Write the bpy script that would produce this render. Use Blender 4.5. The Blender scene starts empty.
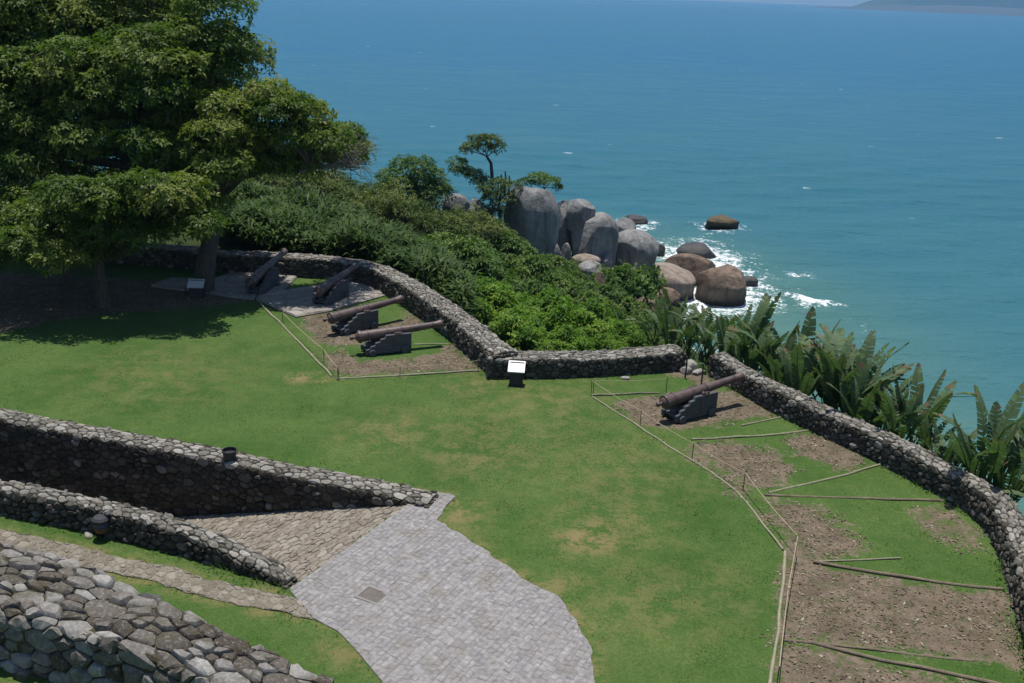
import bpy, bmesh, math, random
import numpy as np
from mathutils import Vector, Matrix, kdtree
from mathutils.geometry import tessellate_polygon

rng = np.random.default_rng(7)
random.seed(7)
S = bpy.context.scene
COL = S.collection
rad = math.radians

# ------------------------------------------------------------------ camera
CAM_H, FPX, PITCH, ROLL = 11.5, 1000.0, rad(19.3), rad(2.3)
SEA = -12.0
_F = np.array([0, math.cos(PITCH), -math.sin(PITCH)])
_r0 = np.array([1.0, 0, 0]); _u0 = np.array([0, math.sin(PITCH), math.cos(PITCH)])
_R = math.cos(ROLL) * _r0 + math.sin(ROLL) * _u0
_U = -math.sin(ROLL) * _r0 + math.cos(ROLL) * _u0
EYE = np.array([0, 0, CAM_H])
cam_d = bpy.data.cameras.new('camera'); cam = bpy.data.objects.new('camera', cam_d); COL.objects.link(cam)
cam_d.sensor_fit = 'HORIZONTAL'; cam_d.sensor_width = 36.0; cam_d.lens = 36.0 * FPX / 1024.0
cam_d.clip_start = 0.2; cam_d.clip_end = 60000
cam.matrix_world = Matrix(((_R[0], _U[0], -_F[0], 0), (_R[1], _U[1], -_F[1], 0), (_R[2], _U[2], -_F[2], CAM_H), (0, 0, 0, 1)))
S.camera = cam

# ------------------------------------------------------------------ sky, sun, exposure
SUN_EL, SUN_AZ = rad(79), rad(-12)          # azimuth clockwise from +Y
W = bpy.data.worlds.new('World'); S.world = W; W.use_nodes = True
nt = W.node_tree; nt.nodes.clear()
o = nt.nodes.new('ShaderNodeOutputWorld'); bg = nt.nodes.new('ShaderNodeBackground'); sk = nt.nodes.new('ShaderNodeTexSky')
sk.sky_type = 'NISHITA'; sk.sun_disc = False; sk.sun_elevation = SUN_EL; sk.sun_rotation = SUN_AZ
sk.air_density = 1.0; sk.dust_density = 0.3; sk.ozone_density = 2.0
bg.inputs['Strength'].default_value = 0.08
nt.links.new(sk.outputs[0], bg.inputs[0]); nt.links.new(bg.outputs[0], o.inputs[0])
sd = bpy.data.lights.new('sun', 'SUN'); sd.energy = 4.2; sd.angle = rad(0.53); sd.color = (1, 0.96, 0.9)
sun = bpy.data.objects.new('sun', sd); COL.objects.link(sun)
_sd = Vector((math.sin(SUN_AZ) * math.cos(SUN_EL), math.cos(SUN_AZ) * math.cos(SUN_EL), math.sin(SUN_EL)))
sun.rotation_euler = _sd.to_track_quat('Z', 'Y').to_euler()
S.view_settings.view_transform = 'Standard'; S.view_settings.look = 'None'
S.view_settings.exposure = 0.36; S.view_settings.gamma = 1.0

# ------------------------------------------------------------------ survey helpers
def at(px, py, z=0.0):
    """the point of the level plane z that the survey picture shows at (px, py)"""
    d = _F * FPX + _R * (px - 512) - _U * (py - 341.5)
    return EYE + d * ((z - CAM_H) / d[2])
def at_y(px, py, Y):
    d = _F * FPX + _R * (px - 512) - _U * (py - 341.5)
    return EYE + d * (Y / d[1])
def proj(P):
    q = np.asarray(P, float) - EYE
    w = q @ _F
    return 512 + FPX * (q @ _R) / w, 341.5 - FPX * (q @ _U) / w
def pts(l, z=0.0): return np.array([at(a, b, z)[:2] for a, b in l])
def inside(P, poly):
    P = np.atleast_2d(P); x, y = P[:, 0], P[:, 1]; c = np.zeros(len(P), bool)
    n = len(poly); j = n - 1
    for i in range(n):
        xi, yi = poly[i][:2]; xj, yj = poly[j][:2]
        m = ((yi > y) != (yj > y)) & (x < (xj - xi) * (y - yi) / ((yj - yi) if yj != yi else 1e-9) + xi)
        c ^= m; j = i
    return c
def dist_line(P, line):
    P = np.atleast_2d(P)[:, :2]; best = np.full(len(P), 1e9)
    line = np.asarray(line)[:, :2]
    for a, b in zip(line[:-1], line[1:]):
        ab = b - a; t = np.clip(((P - a) @ ab) / max(ab @ ab, 1e-9), 0, 1)
        best = np.minimum(best, np.linalg.norm(P - (a + t[:, None] * ab), axis=1))
    return best
def vnoise(P, scale, seed=0):
    """smooth value noise in 0..1 for arrays of 2-D or 3-D points"""
    P = np.atleast_2d(P) * scale; i = np.floor(P).astype(np.int64); f = P - i; f = f * f * (3 - 2 * f)
    d = P.shape[1]; out = np.zeros(len(P))
    for c in range(2 ** d):
        bits = [(c >> k) & 1 for k in range(d)]
        h = np.full(len(P), seed * 374761393 + 668265263, np.int64); w = np.ones(len(P))
        for k in range(d):
            h = (h ^ ((i[:, k] + bits[k]) * [73856093, 19349663, 83492791][k])) * 1274126177 & 0x7fffffff
            w *= f[:, k] if bits[k] else 1 - f[:, k]
        h = (h ^ (h >> 13)) * 1103515245 & 0x7fffffff
        out += w * ((h >> 7) % 65536) / 65535.0
    return out
def fbm(P, scale, octv=4, seed=0):
    s = 0; a = 1; t = 0
    for k in range(octv):
        s = s + a * vnoise(P, scale * 2 ** k, seed + k * 17); t += a; a *= 0.5
    return s / t

# ------------------------------------------------------------------ object helpers
def tag(o, label=None, cat=None, group=None, kind=None):
    if label: o['label'] = label
    if cat: o['category'] = cat
    if group: o['group'] = group
    if kind: o['kind'] = kind
    return o
def empty(name, loc, label, cat, group=None, rz=0.0):
    o = bpy.data.objects.new(name, None); COL.objects.link(o)
    o.location = tuple(loc); o.rotation_euler = (0, 0, rz); o.empty_display_size = 0.2
    return tag(o, label, cat, group)
def new_mesh(name, V, F, mat, smooth=False, attrs=None, pattrs=None):
    me = bpy.data.meshes.new(name)
    V = np.asarray(V, np.float32)
    if isinstance(F, np.ndarray):
        n, k = F.shape
        me.vertices.add(len(V)); me.vertices.foreach_set('co', V.ravel())
        me.loops.add(n * k); me.loops.foreach_set('vertex_index', F.astype(np.int32).ravel())
        me.polygons.add(n); me.polygons.foreach_set('loop_start', np.arange(0, n * k, k, dtype=np.int32))
        me.update(calc_edges=True)
    else:
        me.from_pydata([tuple(map(float, v)) for v in V], [], [tuple(map(int, f)) for f in F]); me.update()
    if mat: me.materials.append(mat)
    if smooth: me.polygons.foreach_set('use_smooth', np.ones(len(me.polygons), bool))
    for dom, dd in (('FACE', attrs), ('POINT', pattrs)):
        for kx, arr in (dd or {}).items():
            a = me.attributes.new(kx, 'FLOAT', dom)
            a.data.foreach_set('value', np.asarray(arr, np.float32))
    return me
def link(name, me, parent=None, loc=None):
    o = bpy.data.objects.new(name, me); COL.objects.link(o)
    if parent is not None: o.parent = parent
    if loc is not None: o.location = tuple(map(float, loc))
    return o
def copy_tree(o, parent=None):
    c = o.copy(); COL.objects.link(c)
    if parent: c.parent = parent
    for ch in list(o.children): copy_tree(ch, c)
    return c
class MB:
    """collects pieces and links them as one mesh"""
    def __init__(s): s.v = []; s.f = []
    def add(s, V, F):
        b = len(s.v); s.v += [tuple(map(float, v)) for v in V]; s.f += [tuple(int(i) + b for i in f) for f in F]
    def tube(s, P, Rr, n=8, cap=True):
        P = [Vector(p) for p in P]; V = []; F = []
        for i, p in enumerate(P):
            t = (P[min(i + 1, len(P) - 1)] - P[max(i - 1, 0)]).normalized()
            a = t.cross(Vector((0.13, 0.27, 1)) if abs(t.z) < 0.9 else Vector((1, 0.1, 0))).normalized(); b = t.cross(a)
            r = Rr[i] if hasattr(Rr, '__len__') else Rr
            for k in range(n):
                an = 2 * math.pi * k / n; V.append(p + (a * math.cos(an) + b * math.sin(an)) * r)
        for i in range(len(P) - 1):
            for k in range(n):
                F.append((i * n + k, i * n + (k + 1) % n, (i + 1) * n + (k + 1) % n, (i + 1) * n + k))
        if cap:
            F.append(tuple(range(n))[::-1]); F.append(tuple((len(P) - 1) * n + k for k in range(n)))
        s.add(V, F)
    def lathe(s, prof, n=24, M=Matrix.Identity(4)):
        """prof: (x, r) along +X"""
        V = []; F = []
        for x, r in prof:
            for k in range(n):
                an = 2 * math.pi * k / n; V.append(M @ Vector((x, r * math.cos(an), r * math.sin(an))))
        for i in range(len(prof) - 1):
            for k in range(n):
                F.append((i * n + k, (i + 1) * n + k, (i + 1) * n + (k + 1) % n, i * n + (k + 1) % n))
        F.append(tuple(range(n))); F.append(tuple((len(prof) - 1) * n + k for k in range(n))[::-1])
        s.add(V, F)
    def prism(s, poly, y0, y1, M=Matrix.Identity(4), bev=0.0):
        """poly in the XZ plane extruded along Y with a chamfer"""
        n = len(poly); c = np.mean(np.array(poly), axis=0); V = []; F = []
        ins = [tuple(np.array(p) + (c - np.array(p)) / max(np.linalg.norm(c - np.array(p)), 1e-6) * bev) for p in poly]
        for pl, y in ((ins, y0), (poly, y0 + bev), (poly, y1 - bev), (ins, y1)):
            for x, z in pl: V.append(M @ Vector((x, y, z)))
        for r in range(3):
            for k in range(n):
                F.append((r * n + k, r * n + (k + 1) % n, (r + 1) * n + (k + 1) % n, (r + 1) * n + k))
        F.append(tuple(range(n))[::-1]); F.append(tuple(3 * n + k for k in range(n)))
        s.add(V, F)
    def box(s, x0, x1, y0, y1, z0, z1, M=Matrix.Identity(4), bev=0.01):
        s.prism([(x0, z0), (x1, z0), (x1, z1), (x0, z1)], y0, y1, M, bev)
    def mesh(s, name, mat, smooth=False):
        me = bpy.data.meshes.new(name); me.from_pydata(s.v, [], s.f); me.update()
        bm = bmesh.new(); bm.from_mesh(me); bmesh.ops.recalc_face_normals(bm, faces=bm.faces); bm.to_mesh(me); bm.free()
        me.materials.append(mat)
        if smooth:
            me.polygons.foreach_set('use_smooth', np.ones(len(me.polygons), bool))
            me.set_sharp_from_angle(angle=rad(40))
        return me
    def build(s, name, mat, parent=None, smooth=False, loc=None): return link(name, s.mesh(name, mat, smooth), parent, loc)

# ------------------------------------------------------------------ materials
class NM:
    def __init__(s, name):
        s.m = bpy.data.materials.new(name); s.m.use_nodes = True; s.t = s.m.node_tree; s.t.nodes.clear()
        s.out = s.t.nodes.new('ShaderNodeOutputMaterial'); s.b = s.t.nodes.new('ShaderNodeBsdfPrincipled')
        s.t.links.new(s.b.outputs[0], s.out.inputs[0])
        s.geo = None
    def n(s, typ, **kw):
        nd = s.t.nodes.new(typ)
        for k, v in kw.items(): setattr(nd, k, v)
        return nd
    def l(s, a, b): s.t.links.new(a, b)
    def pos(s):
        if not s.geo: s.geo = s.n('ShaderNodeNewGeometry')
        return s.geo.outputs['Position']
    def noise(s, scale, detail=4, rough=0.55, vec=None, stretch=None):
        nd = s.n('ShaderNodeTexNoise'); nd.inputs['Scale'].default_value = scale
        nd.inputs['Detail'].default_value = detail; nd.inputs['Roughness'].default_value = rough
        v = vec if vec is not None else s.pos()
        if stretch:
            mp = s.n('ShaderNodeMapping'); mp.inputs['Scale'].default_value = stretch[:3]
            if len(stretch) > 3: mp.inputs['Rotation'].default_value = (0, 0, stretch[3])
            s.l(v, mp.inputs[0]); v = mp.outputs[0]
        s.l(v, nd.inputs['Vector']); return nd.outputs['Fac']
    def attr(s, name):
        nd = s.n('ShaderNodeAttribute'); nd.attribute_name = name; return nd.outputs['Fac']
    def ramp(s, fac, stops):
        nd = s.n('ShaderNodeValToRGB'); cr = nd.color_ramp
        while len(cr.elements) < len(stops): cr.elements.new(0.5)
        for e, (p, c) in zip(cr.elements, stops):
            e.position = p; e.color = (c[0], c[1], c[2], 1) if hasattr(c, '__len__') else (c, c, c, 1)
        s.l(fac, nd.inputs[0]); return nd.outputs[0]
    def mix(s, fac, a, b, blend='MIX'):
        nd = s.n('ShaderNodeMix', data_type='RGBA', blend_type=blend)
        for inp, v in ((nd.inputs[0], fac), (nd.inputs[6], a), (nd.inputs[7], b)):
            if hasattr(v, 'is_output'): s.l(v, inp)
            elif hasattr(v, '__len__'): inp.default_value = (v[0], v[1], v[2], 1)
            else: inp.default_value = v
        return nd.outputs[2]
    def math(s, op, a, b=0.0, c=0.0, clamp=False):
        nd = s.n('ShaderNodeMath', operation=op, use_clamp=clamp)
        for inp, v in zip(nd.inputs, (a, b, c)):
            if hasattr(v, 'is_output'): s.l(v, inp)
            else: inp.default_value = v
        return nd.outputs[0]
    def bump(s, h, strength=0.5, dist=0.02):
        nd = s.n('ShaderNodeBump'); nd.inputs['Strength'].default_value = strength; nd.inputs['Distance'].default_value = dist
        s.l(h, nd.inputs['Height']); s.l(nd.outputs[0], s.b.inputs['Normal']); return nd
    def set(s, col=None, rough=0.8, spec=0.3, metal=0.0):
        if col is not None:
            if hasattr(col, 'is_output'): s.l(col, s.b.inputs['Base Color'])
            else: s.b.inputs['Base Color'].default_value = (*col, 1)
        if hasattr(rough, 'is_output'): s.l(rough, s.b.inputs['Roughness'])
        else: s.b.inputs['Roughness'].default_value = rough
        s.b.inputs['Specular IOR Level'].default_value = spec; s.b.inputs['Metallic'].default_value = metal
        return s.m

def stone_mat(name, stops, lichen=(0.34, 0.33, 0.29), moss=(0.05, 0.06, 0.025), lich=0.5, mossy=0.35, sc=1.0):
    M = NM(name)
    c = M.ramp(M.attr('rnd'), stops)
    n1 = M.noise(3.2 * sc, 6, 0.65); n2 = M.noise(17 * sc, 5, 0.7); n3 = M.noise(60 * sc, 3, 0.6)
    c = M.mix(0.75, c, M.ramp(n2, [(0.25, (0.45, 0.44, 0.42)), (0.6, (1.05, 1.03, 1.0)), (0.8, (1.35, 1.32, 1.25))]), 'MULTIPLY')
    c = M.mix(M.math('MULTIPLY', M.ramp(n2, [(0.55, 0), (0.68, 1)]), lich), c, lichen)
    c = M.mix(M.math('MULTIPLY', M.ramp(n1, [(0.5, 0), (0.66, 1)]), mossy), c, moss)
    M.bump(M.math('ADD', n2, M.math('MULTIPLY', n3, 0.5)), 0.7, 0.03)
    return M.set(c, 0.92, 0.15)
def leaf_mat(name, stops, trans=0.3, rough=0.5, spec=0.35, up=False):
    M = NM(name)
    c = M.ramp(M.attr('rnd'), stops)
    M.set(c, rough, spec)
    tr = M.n('ShaderNodeBsdfTranslucent'); M.l(M.mix(1.0, c, (0.9, 1.15, 0.5), 'MULTIPLY'), tr.inputs[0])
    if up:                                                 # tiny blades: shade the sward, not each blade's side
        cx = M.n('ShaderNodeCombineXYZ'); cx.inputs[2].default_value = 1.0
        M.l(cx.outputs[0], M.b.inputs['Normal']); M.l(cx.outputs[0], tr.inputs['Normal'])
    mx = M.n('ShaderNodeMixShader'); mx.inputs[0].default_value = trans
    M.l(M.b.outputs[0], mx.inputs[1]); M.l(tr.outputs[0], mx.inputs[2]); M.l(mx.outputs[0], M.out.inputs[0])
    return M.m
def plain_mat(name, c0, c1, sc=8, rough=0.7, spec=0.3, metal=0.0, bump=0.3, stretch=None):
    M = NM(name); co = M.n('ShaderNodeTexCoord').outputs['Object']
    n1 = M.noise(sc, 6, 0.65, vec=co, stretch=stretch); n2 = M.noise(sc * 6, 4, 0.6, vec=co, stretch=stretch)
    c = M.mix(M.ramp(n1, [(0.3, 0), (0.7, 1)]), c0, c1)
    c = M.mix(0.5, c, M.ramp(n2, [(0.3, 0.6), (0.7, 1.3)]), 'MULTIPLY')
    if bump: M.bump(n2, bump, 0.01)
    return M.set(c, rough, spec, metal)

M_WALL = stone_mat('rubble_stone', [(0.0, (0.075, 0.064, 0.052)), (0.4, (0.15, 0.135, 0.115)), (0.75, (0.26, 0.242, 0.215)), (1, (0.44, 0.42, 0.385))], lichen=(0.42, 0.41, 0.37), lich=.6)
M_COPE = stone_mat('worn_sunlit_coping_stone', [(0.0, (0.12, 0.108, 0.092)), (0.45, (0.22, 0.204, 0.178)), (1, (0.38, 0.36, 0.328))], lichen=(0.42, 0.41, 0.37), lich=.55, mossy=.4)  # worn coping; sunlight on the wall tops is also painted in, paler
M_BIGSTONE = stone_mat('grey_rubble_stone', [(0.0, (0.07, 0.058, 0.046)), (0.45, (0.165, 0.15, 0.132)), (0.8, (0.255, 0.243, 0.23)), (1, (0.35, 0.337, 0.32))], lichen=(0.38, 0.37, 0.35), moss=(0.065, 0.058, 0.028), lich=0.5, mossy=0.6, sc=0.9)
M_DARKWALL = stone_mat('dark_shaded_rubble_stone', [(0.0, (0.04, 0.034, 0.026)), (0.5, (0.075, 0.064, 0.05)), (0.8, (0.12, 0.106, 0.088)), (1, (0.27, 0.25, 0.22))], lich=0.25, moss=(0.035, 0.036, 0.02), mossy=0.6)  # retaining wall face: mossy stone with its shade painted in as darker colour
M_GRIMYSHADE = stone_mat('grimy_shaded_rubble_stone', [(0.0, (0.05, 0.043, 0.034)), (0.5, (0.10, 0.088, 0.072)), (0.8, (0.16, 0.145, 0.125)), (1, (0.30, 0.28, 0.25))], lich=0.3, moss=(0.035, 0.035, 0.02), mossy=0.5)  # parapet faces: weathered, and their shade painted into the stone colour
M_RAMP = stone_mat('ramp_cobble_stone', [(0.0, (0.21, 0.178, 0.145)), (0.5, (0.27, 0.238, 0.20)), (1, (0.34, 0.308, 0.264))], lichen=(0.38, 0.34, 0.28), lich=0.3, mossy=0.2)
M_PAVE = stone_mat('paving_sett_stone', [(0.0, (0.245, 0.234, 0.236)), (0.5, (0.28, 0.268, 0.27)), (1, (0.315, 0.303, 0.302))], lichen=(0.40, 0.375, 0.345), moss=(0.19, 0.168, 0.135), lich=0.45, mossy=0.55, sc=0.55)
M_PATH = stone_mat('path_stone', [(0.0, (0.17, 0.145, 0.115)), (0.5, (0.245, 0.215, 0.175)), (1, (0.32, 0.29, 0.245))], lichen=(0.33, 0.30, 0.26), moss=(0.10, 0.10, 0.05), lich=0.3, mossy=0.35)
M_SLAB = stone_mat('slab_stone', [(0.0, (0.24, 0.215, 0.19)), (1, (0.37, 0.34, 0.31))], lichen=(0.40, 0.38, 0.34), lich=0.3, mossy=0.2, sc=0.5)
def mortar_mat(name, c0, c1):
    M = NM(name); n = M.noise(6, 6, 0.7)
    M.bump(M.noise(30, 4, 0.6), 0.6, 0.03)
    return M.set(M.mix(M.ramp(n, [(0.35, 0), (0.65, 1)]), c0, c1), 0.95, 0.1)
M_MORTAR = mortar_mat('old_lime_mortar', (0.06, 0.052, 0.042), (0.15, 0.135, 0.11))
M_DARKMORTAR = mortar_mat('stained_shaded_mortar', (0.028, 0.027, 0.022), (0.075, 0.068, 0.054))  # stained mortar, also darkened to carry the painted shade of the faces
M_MOSSJOINT = mortar_mat('mossy_joint_earth', (0.04, 0.036, 0.02), (0.11, 0.092, 0.062))
M_SANDJOINT = mortar_mat('sandy_joint', (0.20, 0.18, 0.155), (0.29, 0.265, 0.235))
M_PAVEJOINT = mortar_mat('paving_joint', (0.19, 0.178, 0.17), (0.27, 0.256, 0.248))
M_PATHJOINT = mortar_mat('path_grit', (0.15, 0.135, 0.10), (0.25, 0.225, 0.18))
M_RAMPJOINT = mortar_mat('ramp_joint_earth', (0.12, 0.098, 0.072), (0.21, 0.175, 0.135))

# ------------------------------------------------------------------ Voronoi masonry
def clip_cells(P, box, k=18, wt=None):
    n = len(P); wt = np.zeros(n) if wt is None else wt; kd = kdtree.KDTree(n)
    for i, p in enumerate(P): kd.insert((p[0], p[1], 0), i)
    kd.balance(); out = []
    for i in range(n):
        px, py = P[i]; bx = box if np.isscalar(box) else box[i]
        poly = [(px - bx, py - bx), (px + bx, py - bx), (px + bx, py + bx), (px - bx, py + bx)]
        for co, j, d in kd.find_n((px, py, 0), k + 1):
            if j == i or d < 1e-6: continue
            dx, dy = co[0] - px, co[1] - py; lim = (co[0] * co[0] + co[1] * co[1] - px * px - py * py - wt[j] + wt[i]) / 2
            s = [dx * x + dy * y - lim for x, y in poly]; new = []; m = len(poly)
            for a in range(m):
                b = (a + 1) % m
                if s[a] <= 0: new.append(poly[a])
                if (s[a] < 0) != (s[b] < 0) and abs(s[a] - s[b]) > 1e-12:
                    t = s[a] / (s[a] - s[b])
                    new.append((poly[a][0] + t * (poly[b][0] - poly[a][0]), poly[a][1] + t * (poly[b][1] - poly[a][1])))
            poly = new
            if len(poly) < 3: break
        # drop tiny edges
        q = []
        for p in poly:
            if not q or math.hypot(p[0] - q[-1][0], p[1] - q[-1][1]) > 0.012: q.append(p)
        out.append(q)
    return out
def rubble_seeds(u1, v1, sizes=(1.3, 1.0, .75, .55, .42), tries=2.4, big=.3):
    """large stones first, then smaller ones wedged between them; returns seeds and their radii"""
    P = np.zeros((0, 2)); Rr = np.zeros(0); area = u1 * v1
    for lv, r in enumerate(sizes):
        n = int(tries * area / (r * r) * (big if lv == 0 else .55 if lv == 1 else 1)) ; C = np.c_[rng.uniform(0, u1, n), rng.uniform(0, v1, n)]
        order = np.floor(C[:, 0] / 8).astype(int)
        for blk in np.unique(order):
            Cb = C[order == blk]; near = (P[:, 0] > blk * 8 - 3) & (P[:, 0] < blk * 8 + 11); Pb = list(P[near]); Rb = list(Rr[near]); newp = []; newr = []
            Pa = np.array(Pb).reshape(-1, 2); Ra = np.array(Rb)
            for c in Cb:
                rr = r * rng.uniform(.85, 1.12)
                if len(Pa) and np.any((Pa[:, 0] - c[0]) ** 2 + (Pa[:, 1] - c[1]) ** 2 < (.92 * (Ra + rr)) ** 2): continue
                Pa = np.vstack([Pa, c]); Ra = np.r_[Ra, rr]; newp.append(c); newr.append(rr)
            if newp: P = np.vstack([P, newp]); Rr = np.r_[Rr, newr]
    return P, Rr
def jitter_grid(u0, u1, v0, v1, su, sv, jit=0.42, mods=0.35):
    """brick-offset rows with uneven lengths -> seed points, scaled so that cells are isotropic in (u/su, v/sv)"""
    P = []; r = 0; v = v0 + sv / 2
    while v < v1:
        u = u0 + rng.uniform(0, su)
        while u < u1:
            P.append((u + rng.normal(0, 0.02), v + rng.uniform(-jit, jit) * sv)); u += su * rng.uniform(1 - mods, 1 + mods)
        v += sv; r += 1
    return np.array(P)
def stone_geo(poly, mapfn, gap, prot, depth, shrink=0.22, tilt=0.25, rnd_c=True):
    """one stone on a 2-D cell: bevelled, slightly tilted and domed"""
    q = np.array(poly); c = q.mean(0)
    dv = q - c; ln = np.linalg.norm(dv, axis=1, keepdims=True)
    q1 = c + dv * np.clip(1 - gap / np.maximum(ln, 1e-6), 0.4, 1)
    if rnd_c:                                              # knock the corners off
        nx = np.roll(q1, -1, 0); f = rng.uniform(.06, .26, (len(q1), 1)); g = rng.uniform(.74, .94, (len(q1), 1))
        q1 = np.stack([q1 + (nx - q1) * f, q1 + (nx - q1) * g], 1).reshape(-1, 2)
        q1 = c + (q1 - c) * rng.uniform(.94, 1.04, (len(q1), 1)); q = q1; ln = np.linalg.norm(q1 - c, axis=1, keepdims=True)
    q2 = c + (q1 - c) * (1 - shrink * rng.uniform(0.6, 1.4, (len(q), 1)))
    n = len(q); V = []; tl = rng.uniform(-tilt, tilt, 2)
    for a, b in q1: V.append(mapfn(a, b, -depth))
    for a, b in q1: V.append(mapfn(a, b, prot * 0.35 * rng.uniform(0.6, 1.3)))
    for a, b in q2:
        V.append(mapfn(a, b, prot * rng.uniform(0.85, 1.15) + prot * ((a - c[0]) * tl[0] + (b - c[1]) * tl[1]) / max(ln.mean(), 0.01)))
    V.append(mapfn(c[0], c[1], prot * rng.uniform(1.05, 1.3)))
    F = []
    for k in range(n):
        j = (k + 1) % n
        F.append((k, j, n + j, n + k)); F.append((n + k, n + j, 2 * n + j, 2 * n + k)); F.append((2 * n + k, 2 * n + j, 3 * n))
    return np.array(V), F
def orient(V, F, outdir):
    """flip the faces if the cap points against outdir"""
    a, b, c = (V[i] for i in F[2]); nn = np.cross(b - a, c - a)
    return F if nn @ outdir > 0 else [f[::-1] for f in F]
def emit_stones(stones, parent, part_name, mat, rest_name, limit=300, smooth=False, bias=0.0):
    """stones: (V, F, outward normal); the 300 that show largest become parts, the rest one joined part"""
    sc = []
    for V, F, nn in stones:
        c = V.mean(0); d = EYE - c; L = np.linalg.norm(d); x, y = proj(c)
        ext = np.linalg.norm(V.max(0) - V.min(0)) / L * max((d / L) @ nn, 0.0)
        if not (-8 < x < 1032 and -8 < y < 690): ext *= 0.001
        sc.append(ext)
    order = np.argsort(-np.array(sc)); pv = []; pf = []; pr = []; base = 0
    for rank, i in enumerate(order):
        V, F, nn = stones[i]; F = orient(V, F, nn); r = float(np.clip(rng.beta(1.4, 1.7) + bias, 0, 1))
        if rank < limit and sc[i] > 1e-4:
            c = V.mean(0)
            me = new_mesh(part_name, V - c, F, mat, smooth, {'rnd': [r] * len(F)})
            if smooth: me.set_sharp_from_angle(angle=rad(38))
            link(part_name, me, parent, c - np.array(parent.location))
        else:
            pv.append(V); pf += [tuple(a + base for a in f) for f in F]; pr += [r] * len(F); base += len(V)
    if pv:
        me = new_mesh(rest_name, np.concatenate(pv) - np.array(parent.location), pf, mat, smooth, {'rnd': pr})
        if smooth: me.set_sharp_from_angle(angle=rad(38))
        tag(link(rest_name, me, parent), kind='stuff')

class WallPath:
    def __init__(s, P, hs, ws):
        P = np.asarray(P, float); d = np.r_[0, np.cumsum(np.linalg.norm(np.diff(P, axis=0), axis=1))]
        # Catmull-like smoothing by dense resample + box blur
        s.L = d[-1]; n = max(int(s.L / 0.1), 8); u = np.linspace(0, s.L, n)
        X = np.interp(u, d, P[:, 0]); Y = np.interp(u, d, P[:, 1]); k = 7
        def sm(a):
            p = np.r_[2 * a[0] - a[k:0:-1], a, 2 * a[-1] - a[-2:-k - 2:-1]]; return np.convolve(p, np.ones(2 * k + 1) / (2 * k + 1), 'valid')
        s.u = u; s.X = sm(X); s.Y = sm(Y); s.h = np.interp(u, d, hs); s.w = np.interp(u, d, ws)
        tx = np.gradient(s.X); ty = np.gradient(s.Y); l = np.hypot(tx, ty); s.tx = tx / l; s.ty = ty / l
    def at(s, u):
        if not hasattr(s, 'tab'): s.tab = [tuple(map(float, r)) for r in np.c_[s.X, s.Y, s.tx, s.ty, s.h, s.w]]; s.du = s.L / (len(s.u) - 1)
        k = min(max(u / s.du, 0), len(s.tab) - 1.0001); i = int(k); t = k - i
        return [a + (b - a) * t for a, b in zip(s.tab[i], s.tab[i + 1])]
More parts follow.
